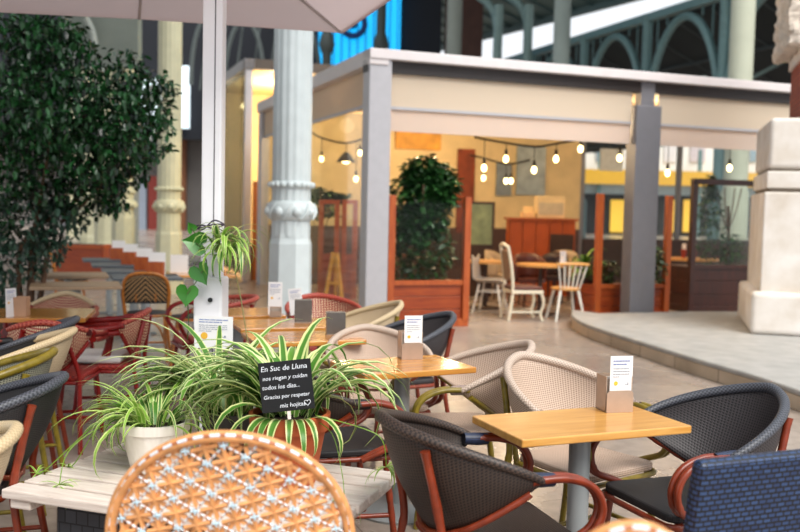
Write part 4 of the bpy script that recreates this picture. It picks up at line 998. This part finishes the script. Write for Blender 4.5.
# ================================================================ TERRACE TABLES
ZTB = .75
def tab_from(label, quad, mat, group=None, base='disc', grow=0):
    q = [P(x, y, ZTB) for x, y in quad]; c = sum(q, Vector()) / 4
    ax = ((q[1] - q[0]) + (q[2] - q[3])).normalized(); L = ((q[1] - q[0]).length + (q[2] - q[3]).length) / 2
    ay = Vector((-ax.y, ax.x, 0)); W = abs(((q[3] - q[0]) + (q[2] - q[1])).dot(ay)) / 2
    rz = math.atan2(ax.y, ax.x)
    table(label, (c.x, c.y), rz, L + grow, W + grow, ZTB, mat, ZTB, group, base)
    return c, rz, L, W
# quads: front-left, front-right, back-right, back-left
T1 = tab_from('rectangular honey oak table in front between the brown and charcoal woven chairs', [(525, 441), (695, 424), (626, 405.5), (470, 414.5)], M_oak)
T2 = tab_from('amber oak table with disc base, second from the front, just right of the chalkboard', [(357, 376), (480, 366.5), (432, 355), (337, 360)], M_oakd)
def small(label, px, py, L, W, mat, rz=YAW, **k):
    c = P(px, py, ZTB); table(label, (c.x, c.y), rz, L, W, ZTB, mat, ZTB, **k); return c
T3 = small('amber oak table holding the grey napkin box nearest to the chalkboard', 303, 336, .66, .44, M_oakd)
T4 = small('amber oak table holding a grey napkin box and white card, before the white column', 285, 323, .68, .48, M_oakd)
T5 = small('amber oak table end just right of the white pole, beyond the spider plant', 238, 312, .6, .5, M_oakd, YAW)
# napkin holders and menus
def on(px, py, z=ZTB): p = P(px, py, z); return (p.x, p.y, z + .0005)
hp = on(614, 410); holder('steel napkin holder with napkins on the front honey oak table', hp, R(13), .112, .14, .10)
def inholder(h, dx, dy, dz=.006): return tuple(Vector(h) + Matrix.Rotation(R(13), 3, 'Z') @ Vector((dx, dy, dz)))
menu('white menu card with yellow dot standing in the front table napkin holder', inholder(hp, .008, -.036), R(13), .095, .215, 0, seed=1)
hp = on(410, 358); holder('steel napkin holder on the amber oak table beside the chalkboard', hp, R(13), .112, .14, .10)
menu('white menu card with yellow dot standing in the napkin holder of the second table', inholder(hp, .006, -.036), R(13), .095, .22, 0, seed=2)
holder('plain grey napkin box on the table nearest behind the chalkboard', on(335.5, 334), R(8), .115, .135, .09, M_steel, 'box')
holder('plain grey napkin box on the table before the white column', on(303, 322), R(8), .115, .15, .09, M_steel, 'box')
menu('tilted white menu card behind the grey napkin box before the white column', on(297, 315), R(0), .095, .19, -4, seed=3, dot=False).rotation_euler.y = R(-7)
menu('upright white menu card left of the grey napkin box before the white column', on(275, 314), R(4), .10, .23, -3, seed=4)
holder('small steel napkin clip under the upright white menu card', on(275.5, 317), R(4), .08, .07, .05, M_cardm)

# ================================================================ TERRACE CHAIRS
def at(px, py, z): p = P(px, py, z); return (p.x, p.y)
T1c = T1[0]; T2c = T2[0]
armchair('dark brown woven armchair with terracotta tube frame in front, left of the front honey table', (at(514, 519, .44)[0] - .10, at(514, 519, .44)[1] - .10), 18, W_brown, RIM_brown, M_terra_t, M_bind_n, W_brown, top=.845, end=.68)
armchair('charcoal woven armchair with slate rim and terracotta arms, right of the front honey table', (1.13, 3.50), 202, W_grey, RIM_grey, M_terra_t, M_bind_n, W_black, top=.845, end=.665)
armchair('beige woven armchair with olive arms behind the front honey table, facing the camera', (T1c.x + .12, T1c.y + .58), 306, W_beige, RIM_beige, M_olive_t, M_bind_b, top=.85)
armchair('beige woven armchair with olive bamboo arms at the right side of the second table', (at(470, 430, .44)[0] - .07, at(470, 430, .44)[1] + .10), 193, W_beige, RIM_beige, M_olive_t, M_bind_b, top=.85)
armchair('beige woven armchair behind the second table, its back facing the chalkboard plant', (T2c.x - .12, T2c.y + .56), 285, W_beige, RIM_beige, M_terra_t, M_bind_b, top=.81)
armchair('dark brown seated armchair with terracotta arm between the spider plant and the second table', (T2c.x - .33, T2c.y - .38), 20, W_brown, RIM_brown, M_terra_t, M_bind_k, W_black, top=.80)
armchair('dark grey woven armchair partly hidden behind the second table menu card', (-.01, 5.88), 205, W_grey, RIM_grey, M_terra_t, M_bind_k, top=.84)
armchair('beige woven armchair leaning its rim beside the pavilion corner post', (-.36, 6.45), 200, W_cream, RIM_cream, M_olive_t, M_bind_b, top=.85)
armchair('red rimmed woven chair behind the grey napkin boxes, before the pavilion corner', (-.58, 7.15), 285, W_redw, RIM_red, M_red_t, M_bind_r, W_redseat, top=.80, end=.70)
# left group
def rimchair(label, px, py, face, *a, **k):
    p = P(px, py, .84); f = R(face); armchair(label, (p.x + .31 * math.cos(f), p.y + .31 * math.sin(f)), face, *a, **k)
rimchair('charcoal woven armchair at the left edge nearest the pale wooden bench', 42, 377, 192, W_black, RIM_grey, M_terra_t, M_bind_k, top=.84)
rimchair('sage woven armchair with olive yellow rim in the left row, third from the front', 35, 351.5, 192, W_sage, M_olive_t, M_olive_t, M_bind_b, top=.84)
rimchair('cream woven armchair with tan rim in the left row, behind the olive rimmed one', 58, 330.5, 192, W_cream, RIM_cream, M_olive_t, M_bind_b, top=.84)
rimchair('dark slate rimmed armchair in the left row, farthest from the camera', 62, 319, 192, W_black, RIM_grey, M_terra_t, M_bind_k, top=.84)
p_ = P(17, 431, .84); armchair('cream rimmed armchair cut by the left edge, low beside the bench corner', (p_.x - .37, p_.y - .13), 204, W_cream, RIM_cream, M_terra_t, M_bind_k, W_black, top=.84)
# red chairs and their table
RTp = P(30, 313, ZTB); table('oak table among the red chairs at the left edge', (RTp.x, RTp.y), R(12), .8, .6, ZTB, M_oakd)
q = on(20.5, 316); holder('tan napkin holder on the table among the red chairs', q, R(5), .10, .13, .09, plain('tan_holder', '#b98f6f', .5), 'box'); q = on(11.5, 317); menu('thin white menu card beside the tan napkin holder at the left edge', q, R(60), .08, .19, -2, seed=6)
armchair('red framed woven armchair with white seat cushion seen side on', at(103, 361, .45), 186, W_redw, RIM_red, M_red_t, M_bind_r, W_redseat, top=.80, end=.72, lean=.03, straight=True, cushion=plain('white_cushion', '#d8d4cf', .8, 0, .04))
armchair('red framed woven armchair with its back to the camera, in front of the left table', (P(38, 322, .80).x, P(38, 322, .80).y + .28), 96, W_redw, RIM_red, M_red_t, M_bind_r, W_redseat, top=.80, end=.72, lean=.03, straight=True)
armchair('red and cream woven chair behind the left table, only its back top showing', (RTp.x - .05, RTp.y + .62), 275, W_redw, RIM_cream, M_red_t, M_bind_r, W_redseat, top=.80, end=.70, lean=.03, straight=True)
armchair('red rimmed armchair peeping out behind the white parasol pole', (-1.52, 7.3), 205, W_redw, RIM_red, M_red_t, M_bind_r, W_redseat, top=.78, end=.72)
# bistro chairs
W_chev = chevron('black_chevron', '#b48c5c', '#17130f', 21)
bp_ = P(142, 362, 0); bistro_chair('rattan bistro chair with black chevron back, seen from behind, left of the ivory column', (bp_.x, bp_.y + .2), 100, W_chev)
bistro_chair('rattan bistro chair turned sideways behind the white pole, right of the chevron chair', (-1.95, 8.75), 195, W_chev, top=.86)
# foreground cane chairs and wicker chair
ct_ = D(224, 433.5, 2.2); cane_chair('large orange rattan chair back with white lattice in the very front, left of centre', (ct_.x, ct_.y + .26), 92, .30, ct_.z)
ct2 = D(614, 521, 1.62); cane_chair('orange rattan chair showing only its back top at the bottom edge, before the charcoal chair', (ct2.x, ct2.y + .25), 95, .17, ct2.z)
w0 = P(692, 464, .885); wd = R(22); wv = Vector((math.cos(wd), math.sin(wd), 0)); wn_ = Vector((-math.sin(wd), math.cos(wd), 0))
wc = w0 + wv * .25 + wn_ * .27; wicker_chair('navy blue wicker chair with square back in the lower right corner', (wc.x, wc.y), 90 + 22)

# far row of dark tables along the columns
M_slate = plain('slate_top', '#4d545c', .45, 0, .1)
for i, (px, py, lab) in enumerate(((146, 276, 'dark slate table of the far left row, nearest, behind the chevron chair'), (134, 270, 'dark slate table of the far left row, second from the front'), (121, 264, 'dark slate table of the far left row, third from the front'), (110, 259, 'dark slate table of the far left row, last, by the ivory columns'))):
    c = P(px, py, ZTB); table(lab, (c.x, c.y), YAW, .7, .6, ZTB, M_slate, group='dark slate tables in a row along the columns', base='cross', pole=.05)
    nm = ('nearest', 'second', 'third', 'last')[i]
    hz_ = holder('orange wooden napkin box on the ' + nm + ' dark slate table of the far left row', (c.x + .1, c.y, ZTB + .0005), 0, .17, .15, .1, M_plf, 'box', 'orange napkin boxes on the far slate tables')
    mc = thing('menu_card', 'white card standing behind the orange napkin box on the ' + nm + ' far slate table', 'menu card', (c.x + .1, c.y + .06, ZTB + .0005), 0, 'white cards on the far slate tables'); MB().b2(-.09, .09, 0, .003, 0, .25).build('card', M_white, mc)
for i, (px, py, lab) in enumerate(((197, 273, 'orange topped table between the chevron chair and the white pole'), (76, 284, 'tan table at the left, before the tree stems and dark slate tables'), (68, 274, 'tan table behind the other tan table, left of the dark slate tables'))):
    c = P(px, py, ZTB); table(lab, (c.x, c.y), YAW, .8, .6, ZTB, M_oakd if i == 0 else wood('tan_top', '#8d7359', '#a98d70', .5), base='cross')
    if i == 0:
        mc = thing('menu_card', 'white card on the orange topped table left of the white pole', 'menu card', (c.x - .2, c.y, ZTB + .0005)); MB().b2(-.1, .1, 0, .003, 0, .2).build('card', M_white, mc)
for px, py, f, lab in ((70, 262, 20, 'rattan bistro chair at the left side of the far slate tables, by the orange planter'),):
    c = P(px, py + 18, .45); bistro_chair(lab, (c.x, c.y), f, W_chev)

# ================================================================ BENCH WITH PLANTS
ZB = .48
fl_ = P(1, 489, ZB); ba = R(-19); be = Vector((math.cos(ba), math.sin(ba), 0)); bn = Vector((-math.sin(ba), math.cos(ba), 0)); BL, BW = 1.26, .80
bench = thing('slatted_bench', 'bleached pine slatted bench carrying the potted spider plants', 'bench', (fl_.x, fl_.y, 0), ba)
ns = 7; sw = BW / ns
for i in range(ns): MB().b2(0, BL, i * sw, (i + 1) * sw - .020, ZB - .035, ZB).build('slat', M_pale, bench, bevel=.006)
for x in (.03, BL - .12): MB().b2(x, x + .09, .01, BW - .02, ZB - .07, ZB - .036).build('batten', M_pale, bench, bevel=.006)
M_gran = bricks('granite_mosaic', '#3a3b40', '#484a50', '#2a2a2d', .05, .05, .003); M_zinc = plain('grey_weathered', '#8f9093', .6, .1, .2, 3, .1, stretch=(20, 20, 1))
MB().b2(.16, .56, .10, .60, 0, ZB - .071).build('block_leg', M_gran, bench, bevel=.01)
m = MB()
for i in range(6): m.b2(BL - .44 + i * .055, BL - .44 + i * .055 + .05, .16, .6, 0, ZB - .071)
m.build('ribbed_leg', M_zinc, bench, bevel=.006)
MB().b2(.03, .12, .62, .70, 0, ZB - .071).build('leg', M_pale, bench)
# pots
M_wpot = wood('whitewashed_pot', '#e2dace', '#f2ece3', .6, 3, (10, 10, 1.5), .1); M_ter = plain('terracotta', '#b5562d', .7, 0, .12, 9, .1)
BLG = blade('leaf_green_cream', '#4f8430', '#d9e09a', .55, .72); BLW = blade('leaf_white_stripe', '#6fa23e', '#e2eaae', .48, .68); BLL = blade('leaf_lime', '#8dba44', '#d6e693', .5, .75)
def spider(root, z, n, Lr, wr, spread, seed, mats=(BLG, BLW), elr=(.5, 1.45), bias=None, droop=(1.3, 2.6), keep=.75, avoid=None):
    rn = random.Random(seed)
    for k, mt in enumerate(mats):
        m = MB()
        for i in range(n):
            az = rn.uniform(0, 2 * PI); r = spread * math.sqrt(rn.random())
            if 1.2 * PI < az < 1.8 * PI and rn.random() < keep: az = rn.uniform(-.2 * PI, 1.2 * PI)
            if bias is not None and rn.random() < .35: az = bias + rn.uniform(-.8, .8)
            k0 = (len(m.v), len(m.f), len(m.uv), len(m.mi))
            strap(m, (r * math.cos(az), r * math.sin(az), z), az + rn.uniform(-.5, .5), rn.uniform(*elr), rn.uniform(*Lr), rn.uniform(*wr), rn.uniform(*droop), 9)
            if avoid and any(avoid(v) for v in m.v[k0[0]:]): del m.v[k0[0]:], m.f[k0[1]:], m.uv[k0[2]:], m.mi[k0[3]:]
        m.build('foliage', mt, root, True)
wp = P(155, 424, ZB + .185); tp_ = thing('potted_spider_plant', 'small lime green spider plant in a whitewashed pot on the left of the bench', 'plant', (wp.x, wp.y, ZB + .0005))
MB().lathe([(.088, 0), (.128, .165), (.135, .165), (.137, .20), (.122, .20), (.118, .17)], 28).build('pot', M_wpot, tp_, True); MB().lathe([(.01, .175), (.12, .178)], 20).build('soil', M_soil, tp_)
spider(tp_, .17, 48, (.20, .38), (.008, .013), .08, 11, (BLL, BLG), bias=R(200), droop=(1.0, 3.0))
m = MB(); rn = random.Random(8)
for az, L in ((R(190), .40), (R(215), .33), (R(175), .32)):
    pts = [(.08 * math.cos(az), .08 * math.sin(az), .18), (.2 * math.cos(az), .2 * math.sin(az), .20), (L * math.cos(az), L * math.sin(az), .02 + .1 * (az > 3.6)), (L * 1.1 * math.cos(az), L * 1.1 * math.sin(az), -.0)]
    m.tube(spline(pts, 5), .002, 4)
    q = Vector(pts[-1])
    for i in range(9): strap(m, q, rn.uniform(0, 6.28), rn.uniform(-.6, .9), rn.uniform(.06, .12), .005, 1.2, 5)
m.build('runner', BLL, tp_)
tq = P(290, 411, ZB + .27); tt = thing('potted_spider_plant', 'large variegated spider plant in a terracotta pot in the middle of the bench', 'plant', (tq.x, tq.y, ZB + .0005))
MB().lathe([(.10, 0), (.137, .205), (.150, .207), (.155, .265), (.140, .268), (.134, .24)], 32).build('pot', M_ter, tt, True); MB().lathe([(.01, .245), (.135, .246)], 20).build('soil', M_soil, tt)
spider(tt, .25, 60, (.36, .62), (.017, .027), .10, 21, (BLG, BLW), bias=R(150), elr=(.75, 1.55), droop=(1.3, 2.8), keep=.6, avoid=lambda v: v[1] < -.15 and -.16 < v[0] + .0 < .13 and .30 < v[2] < .52)
m = MB(); rn = random.Random(77)
for az, L in ((-100, .24), (-84, .20), (-72, .26), (-120, .25), (-60, .22), (-140, .26), (-40, .28), (-112, .19)): strap(m, (.12 * math.cos(R(az)), .12 * math.sin(R(az)), .262), R(az), .25, L, rn.uniform(.014, .02), 2.1, 9)
m.build('overhanging_leaves', BLG, tt, True)
m = MB(); rn = random.Random(18)
for az, L, dz in ((R(-38), .27, -.22), (R(-10), .36, -.12)):
    pts = [(.1 * math.cos(az), .1 * math.sin(az), .26), (L * .8 * math.cos(az), L * .8 * math.sin(az), .22), (L * math.cos(az), L * math.sin(az), dz + .3), (L * 1.05 * math.cos(az), L * 1.05 * math.sin(az), dz + .2)]
    m.tube(spline(pts, 5), .002, 4); q = Vector(pts[-1])
    for i in range(12): strap(m, q, rn.uniform(0, 6.28), rn.uniform(-.8, 1), rn.uniform(.08, .15), .006, 1.4, 5)
m.build('runner', BLL, tt)
# another spider plant behind, left of the terracotta pot
t3 = P(225, 408, ZB + .2); tu = thing('potted_spider_plant', 'variegated spider plant between the whitewashed pot and the terracotta pot, below the notice', 'plant', (t3.x, t3.y + .04, ZB + .0005))
MB().lathe([(.08, 0), (.11, .17), (.115, .18), (.105, .18), (.1, .16)], 24).build('pot', plain('grey_pot', '#4c4a48', .6), tu, True); MB().lathe([(.01, .16), (.1, .161)], 16).build('soil', M_soil, tu)
spider(tu, .17, 56, (.38, .64), (.016, .027), .09, 33, (BLG, BLW), bias=R(170), elr=(.85, 1.55), droop=(1.2, 2.7))
# chalkboard
cq = D(289, 390, tq.y - .20); sl = D(262, 390, cq.y); sr = D(315, 390, cq.y)
sw_ = (sr - sl).length; zt_ = D(289, 364, cq.y).z; zb_ = D(289, 411, cq.y).z; sh = zt_ - zb_ + .01
cb_ = thing('chalkboard_sign', 'small black chalkboard with white handwriting stuck in the terracotta pot', 'sign', (cq.x, cq.y, zb_)); cb_.rotation_euler = (R(-8), R(-7), R(2))
MB().b2(-sw_ / 2, sw_ / 2, 0, .006, 0, sh).build('board', plain('slate_board', '#06080c', .8, 0, .25, 12), cb_, bevel=.002)
MB().b2(-.006, .006, .002, .006, -.03, 0).build('stake', M_pale, cb_)
rows = [('En Suc de Lluna', .0285, .82), ('nos riegan y cuidan', .0225, .64), ('todos los días...', .0235, .46), ('Gracias por respetar', .0212, .27), ('mis hojitas', .0235, .08)]
xo = [-.46, -.44, -.46, -.45, -.16]
tm = text_mesh([(s, x * sw_, k * sh, sz * sw_ / .205) for (s, sz, k), x in zip(rows, xo)], .02, shear=.15)
hx, hz_ = .37 * sw_, .10 * sh; n = 24; hp_ = []
for i in range(n + 1):
    a = 2 * PI * i / n; hp_.append((hx + .0007 * 16 * math.sin(a) ** 3, hz_ + .0007 * (13 * math.cos(a) - 5 * math.cos(2 * a) - 2 * math.cos(3 * a) - math.cos(4 * a)) + .006, .0004))
tm.tube(hp_, .0011, 4)
xform(tm, Matrix.Translation((0, -.0008, 0)) @ Matrix.Rotation(R(90), 4, 'X')); tm.build('chalk_lettering', plain('chalk', '#dfe4ea', .9, 0, .1, 60), cb_)
# plants on the pole
pl_ = D(222, 252, ud - .14); pt = thing('hanging_spider_plant', 'variegated spider plant tied to the white parasol pole above the crank box', 'plant', pl_)
m1_ = MB(); rn = random.Random(5)
for mt_ in (BLG, BLL):
    m1_ = MB()
    for i in range(30): strap(m1_, (rn.uniform(-.04, .07), rn.uniform(-.03, .02), rn.uniform(-.02, .08)), rn.uniform(PI * .95, 2.2 * PI), rn.uniform(-.1, 1.4), rn.uniform(.14, .31), rn.uniform(.009, .016), rn.uniform(1.2, 2.7), 8)
    m1_.build('foliage', mt_, pt, True)
m1_ = MB(); m1_.tube(spline([(.05, 0, -.02), (.11, -.05, -.25), (.20, -.3, -.5), (.28, -.6, -.66)], 6), .003, 5); m1_.build('runner', plain('runner_brown', '#6b6a3a', .6), pt)
po = D(199, 262, ud - .10); pp_ = thing('pothos_vine', 'pothos vine with big heart shaped leaves on the left of the white pole', 'plant', po)
def heart(mb, c, s, tilt, yaw):
    pts = []; n = 18
    for i in range(n):
        a = 2 * PI * i / n; x = 16 * math.sin(a) ** 3 / 32; y = (13 * math.cos(a) - 5 * math.cos(2 * a) - 2 * math.cos(3 * a) - math.cos(4 * a)) / 32
        pts.append(Vector((x * s, -.12 * abs(x) * s * 2, y * s * 1.15)))
    mt_ = Matrix.Translation(c) @ Matrix.Rotation(yaw, 4, 'Z') @ Matrix.Rotation(tilt, 4, 'Y')
    vs = [mt_ @ Vector((0, .01, -.05 * s))] + [mt_ @ p for p in pts]; mb.add(vs, [(0, 1 + i, 1 + (i + 1) % n) for i in range(n)])
M_hrt = leafmat('pothos_leaf', '#1c5218', '#3f842a', .3); vn = MB()
for px, py, s, ti, ya in ((196, 243, .125, 1.75, .2), (201, 273, .12, -.5, -.3), (187, 294, .115, .1, .2), (191, 228, .06, 2.6, .8), (180, 291, .001, 0, 0)):
    c = D(px, py, ud - .16) - po; mh = MB(); heart(mh, c, s, ti, ya)
    if s > .01: mh.build('leaf', M_hrt, pp_, True); vn.tube(spline([(.03, .02, .02), ((c.x + .03) / 2 + .02, c.y + .02, (c.z + .02) / 2), tuple(c)], 5), .003, 5)
vn.tube(spline([(-.06, .0, -.16), (-.05, 0, -.3), (-.06, .02, -.4)], 4), .003, 5)
vn.build('vine', plain('vine_brown', '#4a5a2a', .6), pp_)
hh_ = D(208, 228, ud - .05); th_ = thing('wire_tie', 'dark purple wire wound round the white pole above the pothos leaves', 'wire', hh_); m = MB(); rn = random.Random(2)
for k in range(3): m.tube(spline([(-.08, -.03 + .01 * k, .01 * k), (-.02, -.05, .015 - .012 * k), (.04, -.05, .02 * k), (.09, -.03, .02)], 6), .004, 5)
m.build('wire', plain('wire_purple', '#2a1c34', .5), th_)

# ================================================================ TREE
td = 8.6; tb_ = D(28, 300, td); tree = thing('ficus_tree', 'big dark green ficus tree filling the upper left behind the red chairs', 'tree', (tb_.x, tb_.y, 0))
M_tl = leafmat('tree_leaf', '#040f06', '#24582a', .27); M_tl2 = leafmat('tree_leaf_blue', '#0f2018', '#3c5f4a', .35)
m = MB(); m2 = MB(); rn = random.Random(12)
blobs = [(20, 60, 55), (55, 55, 40), (30, 110, 60), (75, 115, 48), (105, 100, 38), (120, 70, 26), (128, 115, 38), (150, 105, 26), (150, 135, 30), (110, 150, 42), (60, 160, 48), (20, 165, 48), (130, 165, 26), (80, 190, 30), (105, 180, 24), (-30, 100, 70), (-30, 200, 60), (165, 88, 14), (140, 150, 24), (35, 35, 30), (70, 42, 20), (110, 200, 14)]
for px, py, r in blobs:
    c = D(px, py, td) - tb_; c.z = D(px, py, td).z; rr = r / 920 * td
    leafy(m, rn, (c.x, c.y + rn.uniform(-.3, .3), c.z), rr, rr * 1.5 + .1, rr, int(r * r * .34) + 40, .078, .95)
for px, py, r in ((25, 215, 42), (55, 222, 26), (20, 255, 32), (45, 250, 22), (72, 215, 16), (0, 285, 24)):
    c = D(px, py, td) - tb_; c.z = D(px, py, td).z; rr = r / 920 * td
    leafy(m2, rn, (c.x, c.y, c.z), rr, rr, rr, int(r * r * .26) + 30, .075, .95)
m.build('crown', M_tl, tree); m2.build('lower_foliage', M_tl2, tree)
MB().lathe([(.22, 0), (.30, .42), (.32, .48), (.28, .48), (.27, .44)], 24).build('pot', plain('tree_pot', '#4a3326', .6), tree, True)
for k, (a, b_) in enumerate(((28, 60), (33, 140), (40, 25), (20, 100))):
    e_ = D(b_, 130 + 10 * k, td) - tb_; zt_ = D(b_, 130 + 10 * k, td).z
    MB().tube(spline([((a - 28) * .006, 0, .4), ((a - 28) * .012 + .02, .05, 1.1), (e_.x * .5, .1 * k - .1, 1.5), (e_.x, .15 * k - .2, zt_)], 6), [.03 - .022 * i / 18 for i in range(19)], 7).build('trunk', M_bark, tree, True)

# ================================================================ LIGHT
w = bpy.data.worlds.new('world'); scene.world = w; w.use_nodes = True; nt_ = w.node_tree
bg = nt_.nodes['Background']; tc = nt_.nodes.new('ShaderNodeTexCoord'); sx = nt_.nodes.new('ShaderNodeSeparateXYZ'); rp = nt_.nodes.new('ShaderNodeValToRGB')
nt_.links.new(tc.outputs['Generated'], sx.inputs[0]); nt_.links.new(sx.outputs[2], rp.inputs[0]); nt_.links.new(rp.outputs[0], bg.inputs[0])
rp.color_ramp.elements[0].color = (.93, .96, 1, 1); rp.color_ramp.elements[1].color = (.80, .90, 1, 1)
bg.inputs[1].default_value = .82
sl_ = bpy.data.lights.new('sun', 'SUN'); sl_.energy = 3.3; sl_.angle = R(40); sl_.color = (1, .96, .90)
so_ = bpy.data.objects.new('sun', sl_); COL.objects.link(so_); so_.rotation_euler = Vector((-.35, .50, -.79)).to_track_quat('-Z', 'Y').to_euler()
scene.view_settings.view_transform = 'Standard'; scene.view_settings.look = 'None'; scene.view_settings.exposure = .5; scene.view_settings.gamma = 1
scene.view_settings.use_curve_mapping = False
scene.cycles.use_denoising = True; scene.cycles.max_bounces = 10; scene.cycles.transparent_max_bounces = 24
scene.cycles.sample_clamp_indirect = 6
